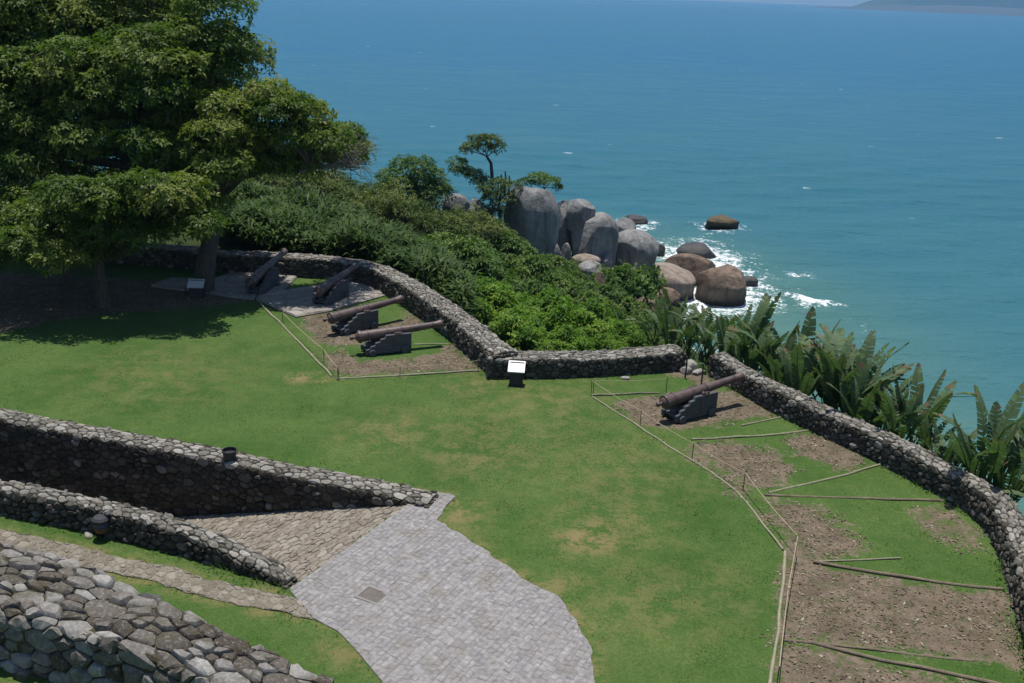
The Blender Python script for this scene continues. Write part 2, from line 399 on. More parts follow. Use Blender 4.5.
def build_wall(name, label, P, hs, ws, zbase=0.0, face=1.0, back=0.8, su=0.3, sv=0.2, prot=0.05, gap=0.018, mat=M_WALL, mortar=M_MORTAR, ends=(True, True), wob=0.04, loc=None, fill=0.0, cope=None, wk=.45, sizes=(1.3, 1.0, .75, .55, .42), bias=0.0, limit=300):
    """rubble wall; P runs so that the viewed side is on its RIGHT; the top lies to the left of P"""
    wp = WallPath(P, hs, ws); inset = .05 + prot * .7; seed = int(rng.integers(1000))
    wp.h = wp.h + (vnoise(np.c_[wp.u, np.full(len(wp.u), 3.3)], 0.9, seed) - 0.5) * 2 * wob + (vnoise(np.c_[wp.u, np.full(len(wp.u), 9.3)], 3.5, seed) - 0.5) * wob
    def prof(u, v):
        x, y, tx, ty, h, w = wp.at(u)
        nx, ny = ty, -tx                                   # outward on the viewed side
        h2 = h
        if v < face: off, z, N = 0.06 * (face - v) / face - inset, h2 - (face - v), (nx, ny, 0.05)
        elif v < face + w: off, z, N = -(v - face) - inset * (1 - (v - face) / w), h2 + 0.05 * math.sin(math.pi * (v - face) / w), (0, 0, 1)
        else: off, z, N = -w - 0.05 * (v - face - w), h2 - (v - face - w), (-nx, -ny, 0.05)
        N = np.array(N, float)
        e = 0.07
        for edge, a, b in ((face, (nx, ny, 0), (0, 0, 1)), (face + w, (0, 0, 1), (-nx, -ny, 0))):
            if abs(v - edge) < e:
                t = (v - edge + e) / (2 * e); N = np.array(a) * (1 - t) + np.array(b) * t
        N = N / np.linalg.norm(N)
        return np.array([x + nx * off, y + ny * off, zbase + z]), N
    def mp(u, v, o):
        p, N = prof(u, v); return p + N * o
    wmax = float(np.max(wp.w)); x, y = wp.at(wp.L / 2)[:2]
    root = empty(name, loc if loc is not None else (x, y, zbase), label, 'wall')
    # core
    us = np.linspace(0, wp.L, max(int(wp.L / 0.16), 4)); V = []; F = []
    for u in us:
        w = wp.at(u)[5]
        vv = [0.0] + list(np.linspace(.2, face - .04, 6)) + [face + .04, face + w * .35, face + w * .65, face + w - 0.04, face + w + 0.04, face + w + back]
        for v in vv: V.append(mp(u, v, -0.02 + prot * (fill - .5) + rng.uniform(-.6, .75) * prot))
    m = len(vv)
    for i in range(len(us) - 1):
        for k in range(m - 1): F.append((i * m + k, (i + 1) * m + k, (i + 1) * m + k + 1, i * m + k + 1))
        F.append((i * m, i * m + m - 1, (i + 1) * m + m - 1, (i + 1) * m))
    F.append(tuple(range(m))); F.append(tuple((len(us) - 1) * m + k for k in range(m))[::-1])
    V = np.array(V) - np.array(root.location)
    link('mortar', new_mesh('mortar', V, F, mortar), root)
    stones = []
    G, GR = rubble_seeds(wp.L / su, (face + wmax + back) / sv, sizes)
    for poly, g in zip(clip_cells(G, 2.0, 18, GR ** 2 * wk), G):
        u, v = g[0] * su, g[1] * sv
        if len(poly) < 3: continue
        w = wp.at(u)[5]
        if v > face + w + back: continue
        poly = [(np.clip(a * su, 0, wp.L), b * sv) for a, b in poly]
        p, N = prof(u, v)
        if v < face and p[2] < zbase - 0.12 and back < 1.2 and face < 1.6: continue
        Vv, Ff = stone_geo(poly, mp, gap * rng.uniform(.5, 1.6), prot * (.6 if cope and N[2] > .8 else 1) * rng.uniform(0.35, 1.5), 0.06 + prot)
        stones.append((Vv, Ff, N))
    for flag, u, sg in ((ends[0], 0.0, -1), (ends[1], wp.L, 1)):
        if not flag: continue
        x, y, tx, ty, h, w = wp.at(u); T = np.array([tx, ty, 0]) * sg; n0 = np.array([-ty, tx, 0])
        def me_(a, b, o, x=x, y=y, T=T, n0=n0): return np.array([x, y, zbase + b]) + n0 * a + T * (o + 0.0)
        G = jitter_grid(0.0, w, -0.1, h, su * 0.9, sv); G[:, 0] /= su; G[:, 1] /= sv
        for poly in clip_cells(G, 0.9):
            if len(poly) < 3: continue
            poly = [(np.clip(a * su, 0, w), np.clip(b * sv, -0.3, h)) for a, b in poly]
            Vv, Ff = stone_geo(poly, me_, gap, prot, 0.06); stones.append((Vv, Ff, T))
    if cope:  # upturned stones take the painted sunlit tone, wall faces the painted shade
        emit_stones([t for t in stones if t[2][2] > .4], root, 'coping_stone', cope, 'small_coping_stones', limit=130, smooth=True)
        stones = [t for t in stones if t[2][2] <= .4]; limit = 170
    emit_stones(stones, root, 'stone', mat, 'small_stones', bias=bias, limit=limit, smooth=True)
    return wp, root

# ------------------------------------------------------------------ plan of the place (metres, from the survey)
FW = np.vstack([[(-27, 40.6), (-24, 41.2), (-18, 41.0)], pts([(215, 272), (290, 277), (340, 280), (372, 288), (402, 306), (430, 326), (450, 341), (475, 363), (492, 378)])])
MW = pts([(488, 379), (540, 379), (600, 377), (650, 374), (684, 371)])
RW = pts([(708, 375), (740, 394), (772, 413), (820, 436), (870, 459), (942, 498), (973, 516), (988, 535), (999, 557), (1010, 595), (1022, 640), (1030, 700), (1032, 780)])
RET = np.array([(-19.0, 25.96), (-13.6, 24.35), (-7.1, 22.4), (-2.4, 20.9), (-1.85, 20.72)])
PAR = np.vstack([[(-17, 21.1), (-14, 20.4)], pts([(0, 516), (50, 525), (86, 533), (126, 543), (170, 553), (211, 566), (272, 585), (284, 589)])])
FGW = np.array([(-12.5, 15.3), (-8.7, 14.5), (-6.5, 13.85), (-3.2, 12.7), (-1.2, 11.9)])
RT0, RT1 = np.array([-2.3, 20.9]), np.array([-4.25, 17.25])   # top line of the ramp
RN = np.array([-(RT0 - RT1)[1], (RT0 - RT1)[0]]); RN = RN / np.linalg.norm(RN)
if RN[0] > 0: RN = -RN
RAMP_K = 0.262
def ramp_z(x, y): return -RAMP_K * ((x - RT0[0]) * RN[0] + (y - RT0[1]) * RN[1])
TRENCH = [tuple(p) for p in (RET[:, :] + [0, 0.25])[:-1]] + [tuple(RT0 + [0.0, 0]), tuple(RT1 + [0.0, 0])] + [tuple(p) for p in (PAR + [0.08, 0.2])[::-1]] + [(-34, 26.0), (-34, 30.5)]
FORT = [(-34, 39.2)] + [tuple(p) for p in FW[1:]] + [tuple(p) for p in MW] + [tuple(p) for p in RW] + [(10.5, 2), (-34, 2)]

# ------------------------------------------------------------------ hillside terrain
CP = [(-34, 41, -0.4), (-20, 43, -0.4), (-12, 43, -0.5), (-6, 39.5, -0.6), (-2.5, 36, -0.9), (0.5, 31.5, -0.9), (3, 32, -1.0), (6.5, 33.5, -1.3),
      (10, 29, -1.4), (12.6, 25.5, -1.4), (14.3, 20, -1.4), (13, 14, -1.5), (12, 5, -1.6),
      (-30, 56, -0.5), (-14.1, 55, -0.8), (-11.6, 52.4, -0.9), (-14, 64, -1.5), (-7.8, 65.5, -2.6), (-2.6, 70.2, -4.4), (-2.5, 76, -4.8), (1.1, 72.2, -7), (4.5, 74, -7.8), (6.5, 77, -8.8), (9.6, 78, -10.2), (5.8, 64.9, -7.7), (6, 81, -9.4), (10, 83, -11.4), (1.5, 78, -7.2),
      (2.4, 49.5, -4.0), (5.4, 47, -4.6), (2.5, 60, -6.2), (-1, 62, -4.6), (7.5, 57, -7.2), (9, 60, -9.0), (8, 68, -9.3), (10.7, 72, -11.6), (14, 66, -12.4), (16, 80, -13), (6, 86, -12.6), (-2, 88, -11), (-10, 84, -8), (-20, 80, -6), (-35, 75, -5),
      (-10, 98, -14), (-35, 98, -14), (8, 98, -15), (25, 100, -16), (40, 100, -17), (30, 60, -15), (40, 40, -16),
      (12, 38, -5.5), (16, 32, -5.5), (18, 26, -5.0), (12.5, 30.5, -2.4), (15, 26.5, -2.4), (17, 44, -10.5), (21, 37, -11.5), (23, 28, -11.5), (17, 54, -12.8), (26, 40, -14), (28, 28, -14), (32, 15, -14), (20, 12, -8),
      (10, 40, -3.6), (-4, 52, -2.4), (-6, 45, -1.2), (30, 0, -12), (20, 0, -6), (-34, 2, -0.4), (0, 2, -0.4)]
CP = np.array(CP, float)
def _phi(r): return r
_D = np.linalg.norm(CP[:, None, :2] - CP[None, :, :2], axis=2)
_A = np.zeros((len(CP) + 3,) * 2); _A[:len(CP), :len(CP)] = _phi(_D) - 0.0; _A[:len(CP), -3] = 1; _A[:len(CP), -2:] = CP[:, :2]; _A[-3:, :len(CP)] = _A[:len(CP), -3:].T
_w = np.linalg.solve(_A, np.r_[CP[:, 2], 0, 0, 0])
def terrain(P):
    P = np.atleast_2d(P)[:, :2]
    D = np.linalg.norm(P[:, None, :] - CP[None, :, :2], axis=2)
    z = _phi(D) @ _w[:len(CP)] + _w[-3] + P @ _w[-2:]
    return z + (fbm(P, 0.25, 3, 5) - 0.5) * 0.7
def tz(x, y): return float(terrain([(x, y)])[0])

def grid_mesh(xs, ys):
    X, Y = np.meshgrid(xs, ys); nx, ny = len(xs), len(ys)
    i = np.arange(ny - 1)[:, None] * nx + np.arange(nx - 1)[None, :]
    F = np.stack([i, i + 1, i + nx + 1, i + nx], -1).reshape(-1, 4)
    return np.stack([X.ravel(), Y.ravel()], -1), F

M = NM('hillside_earth')
c = M.ramp(M.noise(0.6, 5, 0.6), [(0.3, (0.022, 0.035, 0.012)), (0.6, (0.04, 0.06, 0.018)), (0.8, (0.07, 0.06, 0.035))])
c = M.mix(M.ramp(M.math('ADD', M.n('ShaderNodeSeparateXYZ').outputs['Z'], 0.0), [(0, 0), (1, 0)]), c, (0.1, 0.09, 0.07))
M.bump(M.noise(3, 5, 0.6), 1.0, 0.3); M_EARTH = M.set(c, 0.95, 0.1)
P2, F4 = grid_mesh(np.arange(-60, 50.1, 0.8), np.arange(-12, 104.1, 0.8))
z = terrain(P2); ins = inside(P2, FORT); z = np.where(ins, np.minimum(z, -0.45), z)
z = np.where(inside(P2, TRENCH) | (dist_line(P2, TRENCH + TRENCH[:1]) < 1.2) & ins, -5.0, z)
z = np.where((P2[:, 1] < 2) & (P2[:, 0] < 11), -0.45, z)
tag(link('ground', new_mesh('ground', np.c_[P2, z], F4, M_EARTH, True)), 'dark overgrown earth slope falling from the fort wall to the sea', None, None, 'structure')

# ------------------------------------------------------------------ lawn
SOIL = [(pts([(618, 403), (655, 395), (735, 390), (778, 413), (760, 417), (725, 422), (700, 428), (672, 429), (640, 425), (622, 412)]), 1.0),
        (pts([(690, 446), (725, 441), (775, 452), (795, 468), (770, 490), (750, 486), (715, 464)]), 1.0),
        (pts([(785, 440), (815, 431), (840, 440), (870, 462), (840, 470), (800, 455)]), 1.0),
        (pts([(765, 502), (800, 500), (830, 515), (870, 542), (835, 560), (800, 562), (778, 530)]), 0.9),
        (pts([(905, 503), (945, 502), (985, 530), (992, 558), (940, 548), (900, 522)]), 0.62),
        (pts([(785, 550), (815, 566), (880, 578), (970, 592), (1006, 592), (1024, 640), (1024, 664), (960, 655), (870, 646), (780, 638)]), 1.05),
        (pts([(780, 640), (810, 648), (870, 662), (960, 685), (960, 720), (772, 720)]), 0.95),
        (pts([(697, 448), (735, 476), (760, 500), (785, 545), (778, 545), (745, 505), (700, 470), (672, 446)]), 0.75),
        (pts([(320, 354), (345, 350), (360, 362), (420, 358), (455, 346), (470, 358), (477, 368), (420, 373), (338, 376)]), 1.0),
        (pts([(300, 317), (330, 311), (345, 330), (400, 322), (410, 310), (428, 325), (400, 335), (345, 346), (316, 343)]), 1.0),
        (np.vstack([pts([(150, 280), (215, 283), (255, 300), (200, 308), (120, 313), (60, 320), (0, 332)]), [(-30, 33), (-30, 39)]]), 0.95),
        (pts([(664, 370), (690, 364), (716, 370), (708, 388), (690, 379)]), 1.2)]
DRY = [(300, 378, 0.5, 1), (320, 377, 0.45, 1.2), (470, 455, 1.5, .5), (390, 432, 1.6, .5), (590, 537, 1.0, .9), (575, 540, .5, 1), (610, 525, 1.6, .5), (640, 600, 2, .35), (450, 512, 1.0, .8), (560, 585, .6, .7), (620, 470, 2.5, .35), (540, 400, 2.5, .4), (160, 375, 3, .3), (500, 440, 3, .35), (700, 590, 1.5, .3), (470, 385, 1.2, .5), (345, 650, .6, .6), (40, 680, .8, .8)]
M = NM('lawn_turf')
soil, dry = M.attr('soil'), M.attr('dry')
n0 = M.noise(0.35, 4, 0.6); n1 = M.noise(1.6, 5, 0.65); n2 = M.noise(9, 5, 0.7); n3 = M.noise(42, 4, 0.7)
g = M.mix(M.ramp(n0, [(0.35, 0), (0.65, 1)]), (0.042, 0.090, 0.017), (0.080, 0.126, 0.032))
g = M.mix(M.math('MULTIPLY', M.ramp(n1, [(0.47, 0), (0.72, 1)]), 0.42), g, (0.105, 0.14, 0.04))
g = M.mix(M.math('MULTIPLY', M.ramp(n2, [(0.35, 1), (0.55, 0)]), 0.3), g, (0.04, 0.085, 0.018))
n4 = M.noise(3.6, 5, 0.7)
g = M.mix(M.math('MULTIPLY', M.ramp(n4, [(0.36, 1), (0.54, 0)]), 0.4), g, (0.034, 0.082, 0.014))
g = M.mix(0.85, g, M.ramp(n3, [(0.3, 0.6), (0.7, 1.4)]), 'MULTIPLY')
g = M.mix(0.6, g, M.ramp(M.noise(16, 4, 0.75), [(0.32, 0.6), (0.68, 1.35)]), 'MULTIPLY')
dm = M.math('MULTIPLY', dry, M.ramp(M.math('ADD', M.math('MULTIPLY', n1, .6), M.math('MULTIPLY', n2, .4)), [(0.45, 0.0), (0.56, 1)]), clamp=True)
g = M.mix(dm, g, (0.20, 0.155, 0.07))
s_ = M.mix(M.ramp(n1, [(0.35, 0), (0.65, 1)]), (0.095, 0.07, 0.047), (0.17, 0.13, 0.093))
s_ = M.mix(M.math('MULTIPLY', M.ramp(n3, [(0.52, 0), (0.66, 1)]), 0.7), s_, (0.27, 0.225, 0.18))
s_ = M.mix(M.math('MULTIPLY', M.ramp(n4, [(0.5, 0), (0.6, 1)]), 0.55), s_, (0.055, 0.075, 0.025))
s_ = M.mix(0.6, s_, M.ramp(n2, [(0.3, 0.55), (0.7, 1.3)]), 'MULTIPLY')
sm = M.math('ADD', soil, M.math('MULTIPLY', M.math('SUBTRACT', M.math('ADD', M.math('MULTIPLY', n1, 0.6), M.math('MULTIPLY', n2, 0.55)), 0.57), 2.2))
sm = M.ramp(sm, [(0.42, 0), (0.58, 1)])
c = M.mix(sm, g, s_)
M.bump(M.math('ADD', n2, M.math('MULTIPLY', n3, 0.6)), 0.35, 0.04)
M_LAWN = M.set(c, 0.9, 0.12)
def lawn_attrs(P):
    soil = np.zeros(len(P)); dry = np.zeros(len(P))
    for poly, wgt in SOIL:
        d = dist_line(P, np.vstack([poly, poly[:1]])); sgn = np.where(inside(P, poly), 1, -1)
        soil = np.maximum(soil, wgt * np.clip(0.5 + sgn * d / 1.3, 0, 1))
    for px, py, r, a in DRY:
        cc = at(px, py)[:2]; d = np.linalg.norm(P - cc, axis=1); dry = np.maximum(dry, a * np.clip(1.3 - d / r, 0, 1))
    dry = np.maximum(dry, 0.8 * np.clip(1 - dist_line(P, PLAZA_LINE) / 0.35, 0, 1))
    dry = np.maximum(dry, 0.75 * np.clip(1 - dist_line(P, LO_LINE) / 0.3, 0, 1)); dry = np.maximum(dry, 0.75 * np.clip(1 - dist_line(P, HI_LINE) / 0.3, 0, 1))
    return soil, dry
PLAZA_EDGE = pts([(404, 491), (455, 496), (437, 520), (475, 544), (510, 571), (555, 597), (579, 619), (592, 655), (594, 683), (590, 740)])
def ragged(L, amp, seed):
    d = np.r_[0, np.cumsum(np.linalg.norm(np.diff(L, axis=0), axis=1))]; u = np.arange(0, d[-1], .13)
    P = np.c_[np.interp(u, d, L[:, 0]), np.interp(u, d, L[:, 1])]; T = np.gradient(P, axis=0); T /= np.maximum(np.linalg.norm(T, axis=1, keepdims=True), 1e-6)
    w = (vnoise(np.c_[u, u * 0 + seed], 4.0, seed) - .5 + vnoise(np.c_[u, u * 0 + seed], 1.3, seed + 1) - .5) * amp
    w[0] = w[-1] = 0; return P + np.c_[-T[:, 1], T[:, 0]] * w[:, None]
PLAZA_LINE, HI_LINE, LO_LINE = PLAZA_EDGE, None, None; PLAZA_EDGE = ragged(PLAZA_EDGE, .13, 5)
PATH_HI = np.vstack([[(-20, 20.9)], pts([(0, 530), (50, 540), (88, 548), (116, 557), (170, 568), (199, 579), (248, 588), (294, 598)])])
PATH_LO = np.vstack([[(-20, 19.4)], pts([(0, 547), (93, 569), (150, 582), (199, 595), (248, 608), (296, 617), (340, 632), (354, 648), (380, 680), (400, 730)])])
HI_LINE, LO_LINE = PATH_HI, PATH_LO; PATH_HI = ragged(PATH_HI, .12, 7); PATH_LO = np.vstack([ragged(PATH_LO[:-4], .12, 9), PATH_LO[-4:]])
P2, F4 = grid_mesh(np.arange(-33, 12.0, 0.14), np.arange(7.5, 42.0, 0.14))
fc = P2[F4].mean(1)
keep = inside(fc, FORT) & ~inside(fc, TRENCH)
F4 = F4[keep]; used = np.unique(F4); remap = np.full(len(P2), -1); remap[used] = np.arange(len(used))
P2 = P2[used]; F4 = remap[F4]
so, dr = lawn_attrs(P2)
z = (fbm(P2, 0.5, 3, 9) - 0.5) * 0.024
tag(link('lawn', new_mesh('lawn', np.c_[P2, z], F4, M_LAWN, True, None, {'soil': so, 'dry': dr})), 'mown green lawn of the fort terrace with worn patches and bare beds', None, None, 'structure')

# ------------------------------------------------------------------ paving
def flat_map(z0, zf=None):
    def f(u, v, o): return np.array([u, v, (zf(u, v) if zf else z0) + o])
    return f
def pave(name, label, poly, su, sv, ang, mat, joint, prot, gap, part, rest, zf=None, z0=0.02, jit=0.2, mods=0.25, extra=None, limit=300, bias=0.0, depth=0.05, rows=False):
    poly = np.asarray(poly); c = poly.mean(0); ca, sa = math.cos(ang), math.sin(ang)
    root = tag(bpy.data.objects.new(name, None), label, None, None, 'structure'); COL.objects.link(root)
    root.location = (c[0], c[1], zf(*c) if zf else 0); root.empty_display_size = 0.2
    q = (poly - c) @ np.array([[ca, -sa], [sa, ca]]); back = np.array([[ca, sa], [-sa, ca]])
    u0, v0 = q.min(0) - su; u1, v1 = q.max(0) + su; ring = np.vstack([poly, poly[:1]]); polys = []
    if rows:                                               # squared setts laid in courses
        wob = lambda r, u: v0 + r * sv + (vnoise([(u * .9, r * 7.3)], 1.0, 3)[0] - .5) * sv * .45
        r = 0
        while v0 + r * sv < v1:
            u = u0 + rng.uniform(0, su); a0 = (u, u)
            while u < u1:
                u2 = u + su * rng.uniform(1 - mods, 1 + mods); a1 = (u2 + rng.normal(0, jit * su * .3), u2 + rng.normal(0, jit * su * .3))
                polys.append([(a0[0], wob(r, a0[0])), (a1[0], wob(r, a1[0])), (a1[1], wob(r + 1, a1[1])), (a0[1], wob(r + 1, a0[1]))]); a0 = a1; u = u2
            r += 1
    else:
        G, GR = rubble_seeds((u1 - u0) / su, (v1 - v0) / sv, (1.0, .8, .62, .45)); G = G + [u0 / su, v0 / sv]
        polys = [[(x * su, y * sv) for x, y in p] for p in clip_cells(G, 2.0, 18, GR ** 2)]
    st = []; mp = flat_map(z0, zf)
    polys = [np.array(p) @ back + c for p in polys if len(p) >= 3]
    flag = inside(np.concatenate(polys), poly); mids = inside(np.array([p.mean(0) for p in polys]), poly); k0 = 0
    RA, RB = ring[:-1], ring[1:]; RD = RB - RA; RL = np.maximum((RD ** 2).sum(1), 1e-9)
    for cell, mid in zip(polys, mids):
        ins = flag[k0:k0 + len(cell)]; k0 += len(cell)
        if not mid and ins.sum() < 2: continue
        if extra is not None and not extra(cell.mean(0)[None])[0]: continue
        for i in np.where(~ins)[0]:                        # trim to the border
            t = np.clip(((cell[i] - RA) * RD).sum(1) / RL, 0, 1); w = RA + t[:, None] * RD
            cell[i] = w[((w - cell[i]) ** 2).sum(1).argmin()]
        st.append((*stone_geo([tuple(x) for x in cell], mp, gap * rng.uniform(.6, 1.5), prot * rng.uniform(0.4, 1.5), depth, 0.13, .3, not rows), np.array([0, 0, 1.0])))
    emit_stones(st, root, part, mat, rest, limit=limit, bias=bias, smooth=True)
    # bed of jointing
    B = np.array([(x, y, (zf(x, y) if zf else z0) - .004) for x, y in poly]) - np.array(root.location)
    T = tessellate_polygon([[Vector(v) for v in B]]); me = new_mesh('joint_bed', B, [tuple(t) for t in T], joint)
    bm = bmesh.new(); bm.from_mesh(me); bmesh.ops.recalc_face_normals(bm, faces=bm.faces)
    if bm.faces and sum(f.normal.z * f.calc_area() for f in bm.faces) < 0: bmesh.ops.reverse_faces(bm, faces=bm.faces)
    bm.to_mesh(me); bm.free(); link('joint_bed', me, root)
    return root
RANG = math.atan2((RT0 - RT1)[1], (RT0 - RT1)[0])
PLAZA = np.vstack([PLAZA_EDGE, pts([(400, 730), (382, 682), (354, 648), (338, 632), (312, 618), (291, 592)]), [RT1 + [0.0, 0.0]], [RT0 + [0.0, 0.0]], pts([(404, 500)])])
DRAIN = at(373, 596)
pave('pavement', 'grey stone sett pavement spreading from the head of the ramp', PLAZA, 0.18, 0.13, RANG, M_PAVE, M_PAVEJOINT, 0.006, 0.004, 'paving_stone', 'small_paving_stones', z0=0.018, jit=.3, mods=.35, rows=True,
     extra=lambda W2: ~((np.abs((W2 - DRAIN[:2]) @ [-math.sin(RANG), math.cos(RANG)]) < .30) & (np.abs((W2 - DRAIN[:2]) @ [math.cos(RANG), math.sin(RANG)]) < .24)))
PATHP = np.vstack([PATH_HI, pts([(302, 602), (314, 620)]), PATH_LO[:-4][::-1]])
pave('path', 'narrow sandy stone path running left from the paved area', PATHP, 0.13, 0.095, RANG + 0.9, M_PATH, M_PATHJOINT, 0.01, 0.018, 'paving_stone', 'small_paving_stones', z0=0.018, jit=0.45, mods=0.5)
RAMPP = np.vstack([[RT0 + [0.0, 0.1]], [RT0 + [.1, .05]], [RT1 + [.1, -.05]], [RT1], PAR[::-1][1:-1] + [0.1, 0.3], RET[:3] + [0, 0.1]])
pave('ramp', 'brown cobbled ramp sinking left between two stone walls', RAMPP, 0.15, 0.095, RANG, M_RAMP, M_RAMPJOINT, 0.017, 0.008, 'cobble', 'small_cobbles', zf=lambda x, y: ramp_z(x, y) - .022, z0=0, jit=0.42, mods=0.5)
# drain slab
b = MB(); Mz = Matrix.Translation((0, 0, 0))
b.box(-0.235, 0.235, -0.185, 0.185, -0.05, 0.024, Mz, 0.008)
e = empty('drain_cover', (DRAIN[0], DRAIN[1], 0), 'square brown stone drain cover set in the grey paving', 'drain cover', rz=RANG + math.pi / 2)
b.build('slab', plain_mat('brown_slab', (0.10, 0.085, 0.07), (0.15, 0.13, 0.108), 9), e)
b = MB(); b.box(-0.30, 0.30, -0.24, -0.19, -0.05, 0.03, Mz, 0.008); b.box(-0.30, 0.30, 0.19, 0.24, -0.05, 0.03, Mz, 0.008); b.box(-0.30, -0.24, -0.189, 0.189, -0.05, 0.03, Mz, 0.008); b.box(0.24, 0.30, -0.189, 0.189, -0.05, 0.03, Mz, 0.008)
b.build('frame', plain_mat('drain_frame', (0.2, 0.185, 0.175), (0.27, 0.255, 0.245), 9), e)

# ------------------------------------------------------------------ walls
build_wall('stone_wall', 'low curved rubble parapet sweeping behind the four left cannons', FW, [0.75] * len(FW), [0.85] * len(FW), face=1.0, back=1.2, su=0.135, sv=0.085, prot=0.05, fill=.5, cope=M_COPE, mat=M_GRIMYSHADE, mortar=M_DARKMORTAR, gap=.012)
build_wall('stone_wall', 'short straight rubble parapet across the middle, beside the white sign', MW, [0.6, .6, .58, .62, .6], [0.85] * 5, face=0.85, back=1.2, su=0.135, sv=0.085, prot=0.045, fill=.5, cope=M_COPE, mat=M_GRIMYSHADE, mortar=M_DARKMORTAR, gap=.012)
build_wall('stone_wall', 'long rubble parapet down the right side beside the banana plants', RW, [0.64] * len(RW), [0.62] * len(RW), face=0.9, back=1.3, su=0.125, sv=0.085, prot=0.05, fill=.5, cope=M_COPE, mat=M_GRIMYSHADE, mortar=M_DARKMORTAR, gap=.012)
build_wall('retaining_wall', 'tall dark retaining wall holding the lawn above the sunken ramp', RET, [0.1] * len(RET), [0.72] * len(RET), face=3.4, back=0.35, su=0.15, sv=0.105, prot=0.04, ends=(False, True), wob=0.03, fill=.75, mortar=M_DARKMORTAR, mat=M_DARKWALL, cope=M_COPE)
build_wall('stone_wall', 'low tapering stone parapet on the near edge of the ramp', PAR, [0.6, .6, .6, .6, .58, .55, .5, .4, .16, .08], [0.5] * 8 + [.45, .4], face=0.9, back=1.7, su=0.13, sv=0.085, prot=0.05, fill=.5, cope=M_COPE, mat=M_GRIMYSHADE, mortar=M_DARKMORTAR, gap=.012)
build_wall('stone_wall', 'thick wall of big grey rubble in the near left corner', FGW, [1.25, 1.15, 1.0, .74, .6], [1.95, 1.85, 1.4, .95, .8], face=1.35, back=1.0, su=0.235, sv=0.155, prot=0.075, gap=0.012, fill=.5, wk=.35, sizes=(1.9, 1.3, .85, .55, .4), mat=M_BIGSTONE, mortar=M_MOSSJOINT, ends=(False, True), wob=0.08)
# slabs by the shaded cannons
def slabs(label, poly, su, sv, ang): return pave('stone_slab_floor', label, pts(poly), su, sv, ang, M_SLAB, M_SANDJOINT, 0.03, 0.02, 'slab', 'small_slabs', z0=0.05)
slabs('pale cracked slab floor under the second cannon from the left', [(256, 301), (296, 318), (330, 312), (390, 295), (370, 282), (345, 279), (318, 286), (285, 291), (258, 294)], 0.62, 0.42, 0.55)
slabs('shaded slab floor beneath the leftmost cannon under the tree', [(150, 287), (254, 301), (258, 294), (285, 290), (298, 277), (292, 269), (276, 269), (250, 281), (247, 268), (231, 269), (226, 281), (170, 279)], 0.55, 0.4, 0.3)

